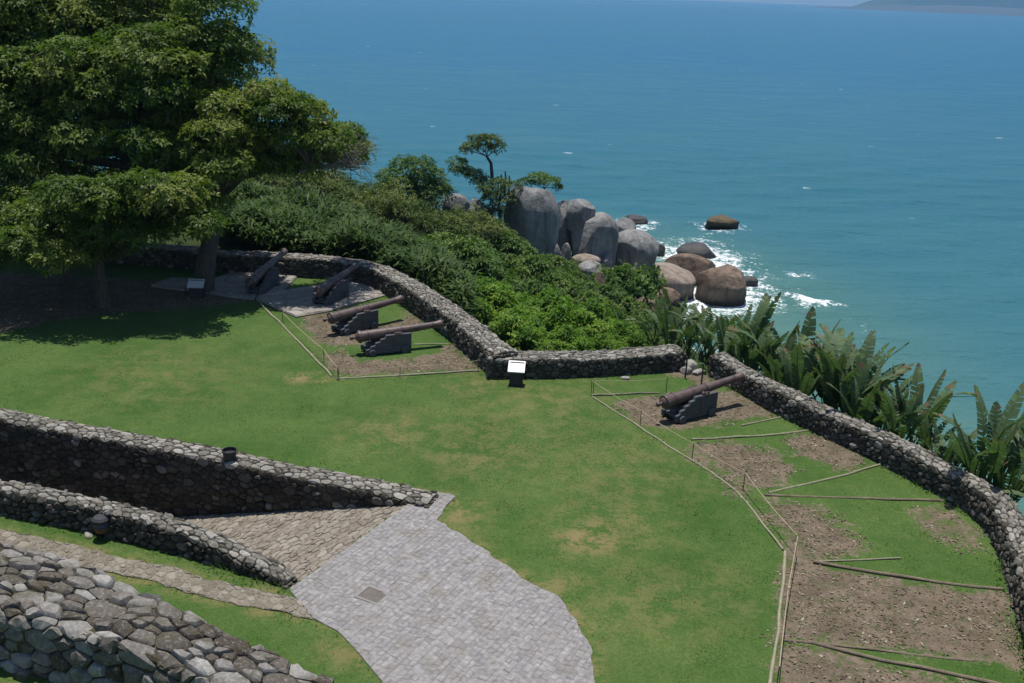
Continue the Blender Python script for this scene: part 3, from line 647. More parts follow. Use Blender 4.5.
# ------------------------------------------------------------------ cannons
def iron_mat():
    M = NM('rusty_cannon_iron'); co = M.n('ShaderNodeTexCoord').outputs['Object']
    a = M.noise(5, 6, 0.7, vec=co); b2 = M.noise(38, 5, 0.7, vec=co)
    c = M.mix(M.ramp(a, [(0.35, 0), (0.65, 1)]), (0.05, 0.034, 0.034), (0.12, 0.075, 0.062))
    c = M.mix(M.math('MULTIPLY', M.ramp(b2, [(0.55, 0), (0.7, 1)]), 0.5), c, (0.15, 0.08, 0.05))
    M.bump(b2, 0.35, 0.01); return M.set(c, 0.5, 0.5)
M_IRON = iron_mat()
M_CARR = plain_mat('slate_carriage_wood', (0.05, 0.053, 0.059), (0.105, 0.109, 0.116), 5, 0.8, 0.3, 0, 0.4, (0.4, 3, 3))
def cannon(label, breech, muzzle, group='cannons along the parapet', wheels=True, rust=1.0, hc=0.0):
    B = Vector(breech); Mz = Vector(muzzle); d = Mz - B; L = d.length; yaw = math.atan2(d.y, d.x); pit = math.asin(d.z / L)
    g = Vector((B.x, B.y, 0)); e = empty('cannon', g, label, 'cannon', group, yaw)
    R = Matrix.Translation((0, 0, B.z)) @ Matrix.Rotation(-pit, 4, 'Y')
    k = L / 2.9
    pr = [(0.0, 0.0001), (0.0, 0.17), (0.0, .205), (.06, .215), (.1, .205), (.11, .185), (.30, .18), (.31, .195), (.35, .195), (.36, .178), (.95, .168), (.96, .182), (1.02, .182), (1.03, .158), (1.45, .148), (1.46, .162), (1.51, .162), (1.52, .14), (2.55, .108), (2.56, .122), (2.59, .122), (2.6, .108), (2.72, .118), (2.82, .142), (2.87, .142), (2.9, .125), (2.9, .075), (2.55, .07), (2.55, 0.0001)]
    m = MB(); m.lathe([(x * k, r) for x, r in pr], 22, R); bar = m.build('barrel', M_IRON, e, True)
    m = MB(); m.lathe([(-.28, .0001), (-.275, .04), (-.25, .065), (-.21, .072), (-.17, .06), (-.14, .038), (-.1, .045), (-.06, .12), (0.004, .165)], 16, R); m.build('cascabel', M_IRON, bar, True)
    m = MB(); m.tube([R @ Vector((1.28 * k, -.34, -.03)), R @ Vector((1.28 * k, .34, -.03))], .058, 12); m.build('trunnion', M_IRON, bar, True)
    tp = R @ Vector((1.28 * k, 0, -.03)); top = tp.z - 0.0; x1 = tp.x + 0.42; x0 = tp.x - 1.12
    zf = top + 0.01
    # stepped cheeks
    poly = [(x0, .16), (x1, .16), (x1 + .02, zf), (tp.x + .07, zf), (tp.x + .06, zf - .07), (tp.x - .06, zf - .07), (tp.x - .07, zf), (tp.x - .42, zf), (tp.x - .46, zf - .1), (tp.x - .6, zf - .12), (tp.x - .63, zf - .21), (tp.x - .78, zf - .23), (tp.x - .81, zf - .32), (tp.x - .95, zf - .34), (tp.x - .98, max(zf - .43, .24)), (x0, max(zf - .46, .22))]
    for s in (-1, 1):
        m = MB(); y = s * .27
        # split the comb-like outline into a fan of quads down to the bottom edge
        up = poly[2:][::-1]
        xs = [p[0] for p in up]
        V = []; F = []
        for yy in (y - .055, y + .055):
            for (x, zz) in up: V.append((x, yy, zz)); V.append((x, yy, .05))
        n = len(up) * 2
        for i in range(len(up) - 1):
            a = i * 2; F.append((a, a + 1, a + 3, a + 2)); F.append((n + a, n + a + 2, n + a + 3, n + a + 1))
            F.append((a, a + 2, n + a + 2, n + a)); F.append((a + 1, n + a + 1, n + a + 3, a + 3))
        F.append((0, n, n + 1, 1)); F.append((n - 2, n - 1, 2 * n - 1, 2 * n - 2))
        m.add(V, F); ch = m.build('cheek', M_CARR, e)
        m = MB(); yo = y + s * .055
        for bx, bz in ((x1 - .12, zf - .1), (x1 - .12, zf - .35), (tp.x - .02, zf - .2), (tp.x - .3, zf - .14), (tp.x - .3, zf - .38), (tp.x - .62, zf - .34)):
            m.tube([(bx, yo - s * .01, bz), (bx, yo + s * .018, bz)], .026, 8)
        tag(m.build('bolts', M_IRON, ch), kind='stuff')
        m = MB(); m.box(tp.x - .2, tp.x - .15, min(yo - s * .004, yo + s * .012), max(yo - s * .004, yo + s * .012), .08, zf - .02, bev=.003); m.build('strap', M_IRON, ch)
        m = MB(); m.tube([(tp.x - .14, y, top + .045), (tp.x - .07, y, top + .06), (tp.x + .07, y, top + .06), (tp.x + .14, y, top + .045)], .03, 6); m.build('cap_square', M_IRON, ch)
    m = MB(); m.box(x0 + .05, x1 - .05, -.214, .214, .152, .22); m.build('bed', M_CARR, e)
    m = MB(); m.box(x1 - .14, x1 - .02, -.213, .213, .222, zf - .18); m.build('transom', M_CARR, e)
    m = MB(); m.prism([(tp.x - 1.0, .222), (tp.x - .45, .222), (tp.x - .45, .27), (tp.x - 1.0, .33)], -.11, .11, bev=.008); m.build('quoin', M_CARR, e)
    for xx, rr in ((x1 - .2, .14), (x0 + .22, .12)):
        m = MB(); m.box(xx - .06, xx + .06, -.36, .36, .05, .15); m.build('axle', M_CARR, e)
        for s in (-1, 1):
            m = MB(); m.lathe([(-.035, .0001), (-.035, rr - .012), (-.028, rr), (.028, rr), (.035, rr - .012), (.035, .0001)], 16, Matrix.Translation((xx, s * .365, rr - 0.02)) @ Matrix.Rotation(math.pi / 2, 4, 'Z')); m.build('wheel', M_CARR, e, True)
    return e
cannon('rust brown cannon alone on the right, its muzzle on the long parapet', at(664, 402.5, .60), at(742, 376, .86))
cannon('front left cannon on a slate grey stepped carriage, nearest the lawn', at(358, 337, .60), at(442, 323.5, .77))
cannon('rusty cannon just behind the front left one, beside the pale slabs', at(330, 318.5, .60), at(402, 298.5, .77))
cannon('dark cannon raised on the pale slabs, second from the left', at(318, 292, .60), at(356, 266, .98))
cannon('leftmost cannon in deep tree shade, barrel tilted up over the wall', at(250, 283, .60), at(285, 251, 1.1))

# ------------------------------------------------------------------ signs, bucket lamps
M_WHITE = plain_mat('white_sign_panel', (0.74, 0.74, 0.72), (0.82, 0.82, 0.8), 5, 0.5, 0.4, 0, 0)
M_BLACK = plain_mat('black_painted_metal', (0.015, 0.015, 0.016), (0.03, 0.03, 0.032), 8, 0.55, 0.4)
M_INK = plain_mat('printed_ink', (0.02, 0.02, 0.025), (0.05, 0.05, 0.06), 8, 0.6, 0.3, 0, 0)
def sign(label, p, w, rz, white):
    e = empty('information_sign', (p[0], p[1], 0), label, 'sign', rz=rz)
    b = MB(); b.prism([(-.2, 0), (.2, 0), (.16, .62), (-.16, .45)], -w / 2 + .06, w / 2 - .06, Matrix.Rotation(math.pi / 2, 4, 'Z'), .015); b.build('base', M_BLACK, e)
    T = Matrix.Translation((0, -0.02, .58)) @ Matrix.Rotation(rad(32), 4, 'X')
    b = MB(); b.box(-w / 2, w / 2, -.22, .22, -.02, .02, T, .006); pn = b.build('panel', white, e)
    b = MB(); b.box(-w / 2 + .05, w / 2 - .03, .13, .17, .021, .026, T, .001); b.build('heading_bar', M_INK, pn)
    return e
sign('white slanted information panel on a black base in front of the middle wall', at(516, 384), .52, rad(-4), M_WHITE)
sign('grey slanted information panel in the shade beneath the big tree', at(197, 298), .6, rad(4), plain_mat('grey_sign_panel', (0.5, 0.5, 0.52), (0.6, 0.6, 0.62), 5, 0.5, 0.4, 0, 0))
def bucket(e, z, r0, r1, h, mat, part='shell'):
    b = MB(); n = 20
    b.lathe([(0, .0001), (0, r0), (h * .9, r1), (h * .91, r1 * 1.08), (h, r1 * 1.08), (h, r1 * .95), (h * .7, r1 * .88), (h * .7, .0001)], n, Matrix.Translation((0, 0, z)) @ Matrix.Rotation(-math.pi / 2, 4, 'Y'))
    return b.build(part, mat, e, True)
p = at(230, 460, .14); e = empty('bucket', (p[0], p[1], .12), 'black open bucket standing on top of the retaining wall', 'bucket')
bucket(e, .0, .13, .18, .3, M_BLACK); b = MB(); b.tube([(-.19, 0, .26), (-.2, 0.03, .2), (-.14, .13, .12), (0, .17, .1), (.14, .13, .12), (.2, .03, .2), (.19, 0, .26)], .008, 6); b.build('handle', M_BLACK, e)
p = at(103, 538, 0); e = empty('bin', (p[0], p[1], 0), 'dark bin with a blue band beside the near ramp parapet', 'bin'); e.scale = (.85,) * 3
b = MB(); b.tube([(0, 0, -.1), (0, 0, .24)], .03, 8); b.build('post', M_BLACK, e)
bucket(e, .2, .16, .2, .17, plain_mat('rusty_tin', (0.12, 0.06, 0.03), (0.16, 0.1, 0.05), 8), 'base')
b = MB(); b.lathe([(.372, .0001), (.372, .2), (.47, .215), (.47, .0001)], 20, Matrix.Rotation(-math.pi / 2, 4, 'Y')); b.build('band', plain_mat('blue_paint', (0.04, 0.06, 0.14), (0.06, 0.085, 0.18), 6, 0.5), e, True)
b = MB(); b.lathe([(.472, .0001), (.472, .22), (.56, .225), (.62, .17), (.64, .0001)], 20, Matrix.Rotation(-math.pi / 2, 4, 'Y')); b.build('lid', plain_mat('charcoal_lid', (0.03, 0.03, 0.033), (0.05, 0.05, 0.055), 6), e, True)

# ------------------------------------------------------------------ timber edgings and rope barriers
M_POLE = plain_mat('weathered_pole', (0.22, 0.20, 0.13), (0.33, 0.305, 0.215), 5, 0.8, 0.2, 0, 0.4)
M_POLED = plain_mat('dark_weathered_log', (0.13, 0.10, 0.07), (0.24, 0.19, 0.14), 5, 0.85, 0.2, 0, 0.4)
def edging(label, px, r, mat, cat='edging pole', seg=1.6):
    P = pts(px); d = np.r_[0, np.cumsum(np.linalg.norm(np.diff(P, axis=0), axis=1))]; c = P.mean(0)
    n = max(int(d[-1] / 0.5), 3); u = np.linspace(0, d[-1], n)
    Q = [(np.interp(a, d, P[:, 0]) - c[0] + rng.normal(0, .012), np.interp(a, d, P[:, 1]) - c[1] + rng.normal(0, .012), r * 0.4 + rng.normal(0, .008)) for a in u]
    m = MB(); m.tube(Q, [r * .46 * rng.uniform(.85, 1.15) for _ in Q], 7)
    o = m.build('edging_pole', mat, None, True, (c[0], c[1], 0)); return tag(o, label, cat, 'timber edgings round the cannon beds')
for lb, px, r, mt in [
    ('short pale pole across the grass left of the right cannon', [(591, 396), (625, 394.5), (658, 393)], .06, M_POLE),
    ('long thin pale edging between the big lawn and the upper right beds', [(592, 397), (630, 421), (676, 452), (715, 474), (738, 493), (751, 508), (767, 530), (783, 550)], .05, M_POLE),
    ('edging pole along the lawn at the bottom, beside the lowest beds', [(786, 553), (781, 600), (778, 630), (773, 660), (768, 690)], .07, M_POLE),
    ('pale pole just below the right cannon running to the long parapet', [(692, 440), (730, 438), (767, 436), (795, 433), (816, 430)], .055, M_POLE),
    ('very short pale pole close to the right cannon bed end', [(741, 426), (765, 421), (786, 416)], .05, M_POLE),
    ('slanting pale pole in the grass wedge of the middle right beds', [(767, 493), (805, 485), (850, 474), (880, 465)], .055, M_POLE),
    ('straight level log across the middle of the right beds', [(764, 496), (806, 497), (849, 498.5), (900, 500), (942, 501)], .065, M_POLED),
    ('thin pale pole forming the upper side of the lower grass wedge', [(815, 562), (850, 561), (901, 559)], .035, M_POLE),
    ('brown log sloping under the lower green grass wedge', [(813, 563), (848, 569), (880, 574), (925, 581), (968, 587), (1004, 590)], .07, M_POLED),
    ('thin brown pole across the bare bed near the bottom right', [(782, 641), (825, 645), (870, 650), (920, 656), (973, 661)], .05, M_POLED),
    ('thick dark log at the very bottom right corner', [(808, 643), (845, 652), (880, 661), (940, 673), (1000, 685)], .08, M_POLED),
    ('pale edging along the lawn beside the two left cannon beds', [(260, 304), (285, 328), (308, 352), (332, 377)], .07, M_POLE),
    ('pale pole along the front of the front left cannon bed', [(338, 379), (380, 377), (430, 374), (481, 371)], .06, M_POLE),
    ('short pale pole behind the front left cannon carriage', [(414, 345), (430, 344.5), (449, 344)], .05, M_POLE)]:
    edging(lb, px, r, mt)
M_ROPE = plain_mat('pale_rope', (0.34, 0.27, 0.18), (0.42, 0.34, 0.24), 10, 0.9, 0.1, 0, 0)
M_STAKE = plain_mat('thin_iron_stake', (0.05, 0.04, 0.035), (0.09, 0.07, 0.05), 10, 0.7)
def barrier(label, posts, hts, r=0.010):
    P = pts(posts); c = P[0]; e = empty('rope_barrier', (c[0], c[1], 0), label, 'rope barrier', 'rope barriers round the cannon beds')
    tops = []
    for (x, y), h in zip(P - c, hts):
        m = MB(); m.tube([(x, y, -.1), (x, y, h)], .011, 6); m.build('stake', M_STAKE, e); tops.append(Vector((x, y, h - .02)))
    m = MB(); q = []
    for a, b2 in zip(tops[:-1], tops[1:]):
        for t in np.linspace(0, 1, 9)[:-1]: q.append(a.lerp(b2, t) - Vector((0, 0, .05 * 4 * t * (1 - t))))
    q.append(tops[-1]); m.tube(q, r, 5); m.build('rope', M_ROPE, e, True)
barrier('long rope on thin stakes between the lawn and the right beds', [(591, 395), (640, 426), (692, 460), (743, 490), (795, 555), (785, 610), (776, 690)], [.5, .5, .5, .5, .5, .5, .5])
barrier('short rope line behind the breech of the right cannon', [(593, 395), (666, 392)], [.5, .48], .007)
barrier('rope on thin stakes along the two left cannon beds', [(283, 324), (324, 362), (338, 380)], [.45, .45, .45])
barrier('rope from the front left bed corner to the curved parapet', [(339, 380.5), (400, 378), (478, 371.5)], [.4, .4, .4], .007)

# ------------------------------------------------------------------ small loose stones
def rock_mesh(name, sub, r, mat, seed, rough=0.25, facets=3, rv=0.5, smooth=True, box=1.0):
    bm = bmesh.new(); bmesh.ops.create_icosphere(bm, subdivisions=sub, radius=1.0)
    V = np.array([v.co[:] for v in bm.verts]); rg = np.random.default_rng(seed)
    V = np.sign(V) * np.abs(V) ** box; V /= np.maximum(np.abs(V).max(0), 1e-6)
    for _ in range(facets):
        n = rg.normal(size=3); n /= np.linalg.norm(n); k = rg.uniform(.66, .92); s = V @ n; V = V - n * np.maximum(s - k, 0)[:, None] * 0.96
    V = V * (1 + (fbm(V + seed * 7.7, 1.0, 5, seed) - .5)[:, None] * 2 * rough) * np.array(r)
    for v, c2 in zip(bm.verts, V): v.co = c2
    me = bpy.data.meshes.new(name); bm.to_mesh(me); bm.free(); me.materials.append(mat)
    if smooth: me.polygons.foreach_set('use_smooth', np.ones(len(me.polygons), bool))
    a = me.attributes.new('rnd', 'FLOAT', 'FACE'); a.data.foreach_set('value', np.full(len(me.polygons), rv, np.float32))
    return me
for i, (px, py, z, r, lb) in enumerate([
    (626, 378, .03, (.17, .1, .06), 'small pale stone lying on the grass before the middle wall'),
    (690, 367, .1, (.32, .28, .24), 'pale block of stone in the gap between the middle and right walls'),
    (686, 371, .08, (.2, .2, .16), 'smaller stone at the end of the middle parapet by the gap'),
    (698, 372, .05, (.3, .14, .1), 'flat stone at the threshold of the wall gap'),
    (89, 534, .02, (.17, .1, .05), 'flat grey stone on the grass left of the bin')]):
    p = at(px, py, z); o = tag(link('loose_stone', rock_mesh('loose_stone', 2, r, M_WALL, 50 + i, .2, 4, .85, False), None, p), lb, 'stone')
    o.rotation_euler = (0, 0, i * 1.3)
for px, lb in ((685, 'dark stake at the end of the middle parapet'), (701, 'dark stake at the end of the right parapet')):
    p = at(px, 378 if px < 690 else 385); m = MB(); m.tube([(0, 0, -.1), (.01, 0, .4), (0, .01, .72)], .028, 7); tag(m.build('gate_stake', M_STAKE, None, True, p), lb, 'stake')

# ------------------------------------------------------------------ grass blades and litter
so_t = lambda P: lawn_attrs(P)
N = 150000
Q = np.c_[rng.uniform(-20, 11.8, N * 3), rng.uniform(12.5, 40, N * 3)]
pr_ = rng.uniform(0, 1, len(Q)) < np.clip((26 / np.maximum(Q[:, 1], 12)) ** 1.6, 0, 1); Q = Q[pr_]
k = inside(Q, FORT) & ~inside(Q, TRENCH) & ~inside(Q, PLAZA) & ~inside(Q, PATHP); Q = Q[k]
so, dr = lawn_attrs(Q); nn = fbm(Q, 1.4, 3, 3)
k = ((so + (nn - .5) * 1.2 < 0.4) | (fbm(Q, 1.1, 3, 44) + rng.uniform(-.12, .12, len(Q)) > .56)) & (rng.uniform(0, 1, len(Q)) > dr * .8); Q = Q[k][:N]; dr = dr[k][:N]
for line in (FW, MW, RW): pass
edge = np.minimum(np.minimum(dist_line(Q, FW), dist_line(Q, RW)), np.minimum(dist_line(Q, MW), dist_line(Q, RET)))
edge = np.minimum(edge, np.minimum(dist_line(Q, PAR), np.minimum(dist_line(Q, FGW), np.minimum(dist_line(Q, PLAZA_LINE), np.minimum(dist_line(Q, HI_LINE), dist_line(Q, LO_LINE))) + .15)))
h = rng.uniform(.008, .024, len(Q)) * (.6 + .8 * np.clip(fbm(Q, 1.9, 3, 61) - .42, 0, 1) / .3) * (1 + 5.0 * np.clip(1 - edge / .3, 0, 1)); an = rng.uniform(0, 6.283, len(Q)); wd = rng.uniform(.009, .02, len(Q))
dx, dy = np.cos(an), np.sin(an); ln = rng.normal(0, .35, (len(Q), 2)) * h[:, None] * 1.5
V = np.empty((len(Q), 3, 3)); zb = (fbm(Q, 0.5, 3, 9) - 0.5) * 0.024 - 0.004
V[:, 0] = np.c_[Q[:, 0] - dx * wd, Q[:, 1] - dy * wd, zb]; V[:, 1] = np.c_[Q[:, 0] + dx * wd, Q[:, 1] + dy * wd, zb]; V[:, 2] = np.c_[Q + ln, zb + h]
M_BLADE = leaf_mat('grass_blade', [(0, (0.04, 0.092, 0.016)), (0.6, (0.07, 0.135, 0.026)), (0.9, (0.13, 0.17, 0.05)), (1, (0.24, 0.21, 0.10))], 0.1, 0.8, 0.1, True)
rv = np.clip(rng.uniform(0, .5, len(Q)) + .7 * (fbm(Q, .8, 3, 14) - .3) + dr * .5, 0, 1)
tag(link('grass', new_mesh('grass', V.reshape(-1, 3), np.arange(len(Q) * 3).reshape(-1, 3), M_BLADE, False, {'rnd': rv})), 'short mown grass blades all over the lawn', None, None, 'stuff')
# bark and dead leaves on the bare beds
N = 70000; Q = np.c_[rng.uniform(-22, 11.8, N * 2), rng.uniform(13, 40.5, N * 2)]
k = inside(Q, FORT) & ~inside(Q, TRENCH) & ~inside(Q, PLAZA) & ~inside(Q, PATHP); Q = Q[k]; so, dr = lawn_attrs(Q); nn = fbm(Q, 1.4, 3, 3)
k = (so + (nn - .5) * 1.0 > 0.5) & (rng.uniform(0, 1, len(Q)) < .55 + nn * .4); Q = Q[k][:32000]; n = len(Q)
an = rng.uniform(0, 6.283, n); l = rng.uniform(.015, .055, n); w = l * rng.uniform(.25, .6, n); t = rng.normal(0, .25, (n, 2))
ax = np.c_[np.cos(an), np.sin(an), t[:, 0]] * l[:, None]; bx = np.c_[-np.sin(an), np.cos(an), t[:, 1]] * w[:, None]; c0 = np.c_[Q, (fbm(Q, 0.5, 3, 9) - 0.5) * 0.024 + .016]
V = np.stack([c0 - ax, c0 - bx, c0 + ax, c0 + bx], 1).reshape(-1, 3)
M = NM('bark_and_dead_leaf'); M_BARKCHIP = M.set(M.ramp(M.attr('rnd'), [(0, (0.07, 0.045, 0.03)), (.5, (0.15, 0.115, 0.08)), (.85, (0.23, 0.19, 0.14)), (1, (0.36, 0.32, 0.25))]), .85, .2)
tag(link('leaf_litter', new_mesh('leaf_litter', V, np.arange(n * 4).reshape(-1, 4), M_BARKCHIP, False, {'rnd': rng.uniform(0, 1, n)})), 'brown bark chips and dead leaves strewn on the bare beds', None, None, 'stuff')

# ------------------------------------------------------------------ leaves, trees and shrubs
def leaf_cloud(C, Rd, n, size, up=0.8, ros=7, inner=0.55, seed=0, asp=0.42, lump=0.3, low=0.35):
    """rosettes of kite-shaped leaves through ellipsoid clumps; C (k,3), Rd (k,3), n rosettes per clump"""
    rg = np.random.default_rng(seed); Vs = []; Rn = []
    for ci, (c, r) in enumerate(zip(np.asarray(C, float), np.asarray(Rd, float))):
        m = max(int(n * (r[0] * r[1]) ** 0.9), 6)
        d = rg.normal(size=(m, 3)); d /= np.linalg.norm(d, axis=1, keepdims=True)
        fl = (d[:, 2] < -0.1) & (rg.uniform(size=m) > low); d[fl, 2] *= -1
        rr = inner + (1 - inner) * rg.uniform(0, 1, m) ** 0.6
        rr *= 1 + lump * 2 * (vnoise(d * 1.0 + ci * 3.1, 2.2, seed + ci) - 0.5)
        p = c + d * rr[:, None] * r
        N = d * 0.7 + np.array([0, 0, up]) + rg.normal(0, .35, (m, 3)); N /= np.linalg.norm(N, axis=1, keepdims=True)
        A = np.cross(N, rg.normal(size=(m, 3))); A /= np.linalg.norm(A, axis=1, keepdims=True); B = np.cross(N, A)
        tone = np.clip(rg.normal(.52, .2) + rg.normal(0, .1, m), 0, 1)
        for k in range(ros):
            th = 2 * math.pi * k / ros + rg.uniform(-.5, .5, m); tl = rg.uniform(-.1, .75, m); L = size * rg.uniform(.65, 1.25, m)
            o = A * np.cos(th)[:, None] + B * np.sin(th)[:, None]
            D = o * np.cos(tl)[:, None] + N * np.sin(tl)[:, None]; Sd = np.cross(D, N); Sd /= np.maximum(np.linalg.norm(Sd, axis=1, keepdims=True), 1e-6)
            U = np.cross(Sd, D)
            b0 = p + o * (size * .15); mid = b0 + D * (L * .5)[:, None]; tip = b0 + D * L[:, None] - np.array([0, 0, 1]) * (L * .18)[:, None]
            w = (L * asp * .5)[:, None]
            Vs.append(np.stack([b0, mid + Sd * w + U * w * .3, tip, mid - Sd * w + U * w * .3], 1)); Rn.append(np.clip(tone + rg.normal(0, .13, m), 0, 1))
    V = np.concatenate(Vs); R = np.concatenate(Rn)
    return V.reshape(-1, 3), np.arange(len(V) * 4).reshape(-1, 4), R
LEAF_TREE = leaf_mat('dark_tree_leaf', [(0, (0.04, 0.078, 0.013)), (.5, (0.108, 0.166, 0.026)), (.85, (0.19, 0.23, 0.042)), (1, (0.20, 0.21, 0.055))], .42, .55, .2)
LEAF_FRONT = leaf_mat('bright_tree_leaf', [(0, (0.042, 0.08, 0.012)), (.5, (0.095, 0.15, 0.022)), (.85, (0.16, 0.21, 0.036)), (1, (0.22, 0.23, 0.06))], .4, .5, .22)
LEAF_OLIVE = leaf_mat('olive_shrub_leaf', [(0, (0.028, 0.055, 0.012)), (.5, (0.072, 0.112, 0.024)), (1, (0.155, 0.175, 0.05))], .25, .58, .18)
LEAF_DARK = leaf_mat('dark_shrub_leaf', [(0, (0.024, 0.056, 0.012)), (.5, (0.066, 0.128, 0.024)), (1, (0.145, 0.2, 0.045))], .28, .58, .18)
LEAF_LIME = leaf_mat('fresh_green_leaf', [(0, (0.055, 0.13, 0.014)), (.5, (0.12, 0.225, 0.024)), (1, (0.20, 0.29, 0.042))], .35, .58, .18)
LEAF_CANE = leaf_mat('cane_leaf', [(0, (0.03, 0.06, 0.015)), (.5, (0.07, 0.118, 0.03)), (.85, (0.13, 0.175, 0.058)), (1, (0.25, 0.25, 0.14))], .35, .6, .15)
LEAF_BAN = leaf_mat('banana_leaf', [(0, (0.05, 0.085, 0.038)), (.5, (0.10, 0.15, 0.068)), (.75, (0.13, 0.2, 0.058)), (.92, (0.10, 0.105, 0.05)), (1, (0.17, 0.10, 0.06))], .28, .55, .2)
M_BARK = plain_mat('grey_brown_bark', (0.05, 0.042, 0.033), (0.12, 0.105, 0.085), 4, 0.9, 0.15, 0, 0.8, (3, 3, .6))
M_BARKP = plain_mat('pale_bark', (0.11, 0.10, 0.085), (0.21, 0.195, 0.17), 4, 0.9, 0.15, 0, 0.8, (3, 3, .6))

def limb(m, a, b, r0, r1, sag=0.0, n=6, wig=0.12):
    a, b = Vector(a), Vector(b); P = []; L = (b - a).length
    for i in range(n + 1):
        t = i / n; p = a.lerp(b, t) + Vector((0, 0, sag * L * math.sin(math.pi * t)))
        if 0 < i < n: p += Vector(rng.normal(0, wig * L / n, 3))
        P.append(p)
    m.tube(P, [r0 + (r1 - r0) * (i / n) ** 0.8 for i in range(n + 1)], 7, False)
    return P
def make_tree(name, label, base, trunk_pts, trunk_r, clumps, leafm, nros, size, group=None, bark=None, seed=1, up=.8, forks=None, low=.35, inner=.5, asp=.42, twigs=True):
    """clumps: list of (x, y, z, rx, ry, rz) in world coordinates"""
    base = np.array(base, float); e = empty(name, base, label, 'tree', group); bark = bark or M_BARK
    m = MB(); tp = [Vector(np.array(p) - base) for p in trunk_pts]
    m.tube(tp, list(np.linspace(trunk_r, trunk_r * .6, len(tp))), 10); m.build('trunk', bark, e, True)
    C = np.array(clumps, float); fk = forks if forks is not None else [trunk_pts[-1]]
    m = MB()
    fork = [Vector(np.array(f) - base) for f in fk]
    for f in fork[1:] if len(fork) > 1 else []: limb(m, tp[-1], f, trunk_r * .6, trunk_r * .34, .08, 5)
    for c in C:
        p = Vector(c[:3] - base) - Vector((0, 0, c[5] * .35)); f = min(fork, key=lambda q: (q - p).length)
        P = limb(m, f, p, trunk_r * .3, trunk_r * .07, .06, 6)
        if twigs:
            for _ in range(4):
                q = p + Vector(rng.normal(0, 1, 3) * c[3:6] * .55) + Vector((0, 0, c[5] * .25)); limb(m, P[int(rng.integers(2, 6))], q, trunk_r * .08, trunk_r * .025, 0, 4)
    m.build('limbs', bark, e, True)
    V, F, R = leaf_cloud(C[:, :3] - base, C[:, 3:6], nros, size, up, 6, inner, seed, asp, low=low)
    link('crown', new_mesh('crown', V, F, leafm, False, {'rnd': R}), e)
    return e
def region_clumps(poly, n, Y0, dY, r0, r1, flat, mind, seed, slope=0.0, ymid=0.0):
    """clump centres over the outline a crown shows, spread in depth"""
    rg = np.random.default_rng(seed); poly = np.array(poly, float); out = []; pp = []; tries = 0
    while len(out) < n and tries < 8000:
        tries += 1
        q = rg.uniform(poly.min(0), poly.max(0))
        if not inside(q[None], poly)[0]: continue
        if any(np.hypot(*(q - a)) < mind for a in pp): continue
        pp.append(q); r = rg.uniform(r0, r1); w = at_y(q[0], q[1], Y0 + rg.uniform(-dY, dY) + slope * (ymid - q[1]) / 100); out.append((*w, r, r, r * flat))
    return out
tb = at(203, 292); ty = tb[1] + 2.6
# large spreading tree at the back left
cl = []
cl += region_clumps([(-70, -60), (175, -40), (232, 15), (238, 60), (215, 95), (150, 100), (60, 95), (-70, 110)], 66, ty - .2, 1.8, 1.1, 1.7, .7, 21, 11, 3.0, 40)
cl += region_clumps([(-60, 40), (215, 40), (225, 165), (150, 178), (60, 158), (-60, 172)], 26, ty + 3.2, 1.0, 1.2, 1.7, .75, 26, 15)
cl += region_clumps([(-60, 85), (60, 100), (120, 120), (120, 150), (40, 160), (-60, 165)], 15, ty - 2.4, 1.2, 1.0, 1.5, .5, 23, 12, 1.5, 120)
cl += region_clumps([(130, 100), (235, 100), (240, 165), (200, 175), (150, 160)], 12, ty - 2.0, 1.2, 1.0, 1.4, .48, 22, 13, 1.5, 120)
cl += region_clumps([(235, 95), (265, 92), (320, 122), (352, 138), (350, 160), (300, 168), (240, 172)], 18, ty - .9, 1.4, .85, 1.25, .5, 16, 14)
T0 = tb + [0, 0, -.1]
make_tree('spreading_tree', 'huge dark spreading tree at the upper left, with a long branch reaching right', tb, [T0, at_y(206, 262, ty - 1.8), at_y(212, 232, ty - .8), at_y(207, 200, ty)], .42, cl, LEAF_TREE, 185, .2, seed=21, up=.5,
          forks=[at_y(207, 200, ty), at_y(160, 130, ty), at_y(90, 150, ty), at_y(90, 70, ty + 1), at_y(190, 60, ty), at_y(255, 172, ty - 1.4), at_y(310, 165, ty - 1.5), at_y(10, 90, ty), at_y(10, 150, ty)])
# bare twigs at the tip of the reaching branch
tw = at_y(330, 172, ty - 1.5)
m = MB(); c0 = at_y(300, 172, ty - 1.5)
for _ in range(46):
    a = Vector(at_y(rng.uniform(318, 352), rng.uniform(150, 172), ty - 1.5 + rng.uniform(-.8, .8)) - tw); b2 = Vector(at_y(rng.uniform(350, 384), rng.uniform(138, 185), ty - 1.5 + rng.uniform(-1, 1)) - tw); limb(m, a, b2, .022, .008, .05, 4, .3)
limb(m, c0 - tw, at_y(352, 163, ty - 1.5) - tw, .09, .04, .05, 6)
spread = [o for o in COL.objects if o.name == 'spreading_tree'][0]
tw_o = m.build('bare_twigs', M_BARKP, spread, True, tw - tb)
# front umbrella tree
fb = at(104, 308); fy = fb[1] - .7
cl = region_clumps([(-90, 215), (-40, 200), (20, 195), (70, 190), (140, 184), (190, 190), (208, 205), (212, 225), (150, 236), (110, 250), (40, 258), (-90, 262)], 64, fy, 1.9, .8, 1.15, .55, 16, 31, 1.5, 215)
make_tree('umbrella_tree', 'low broad bright green tree in front of the huge one, flat topped', fb, [fb - [0, 0, .1], at_y(100, 280, fb[1]), at_y(96, 240, fb[1] - .2)], .26, cl, LEAF_FRONT, 230, .175, seed=33, up=.6,
          forks=[at_y(96, 240, fb[1] - .2), at_y(150, 225, fy), at_y(40, 232, fy), at_y(-20, 235, fy)])
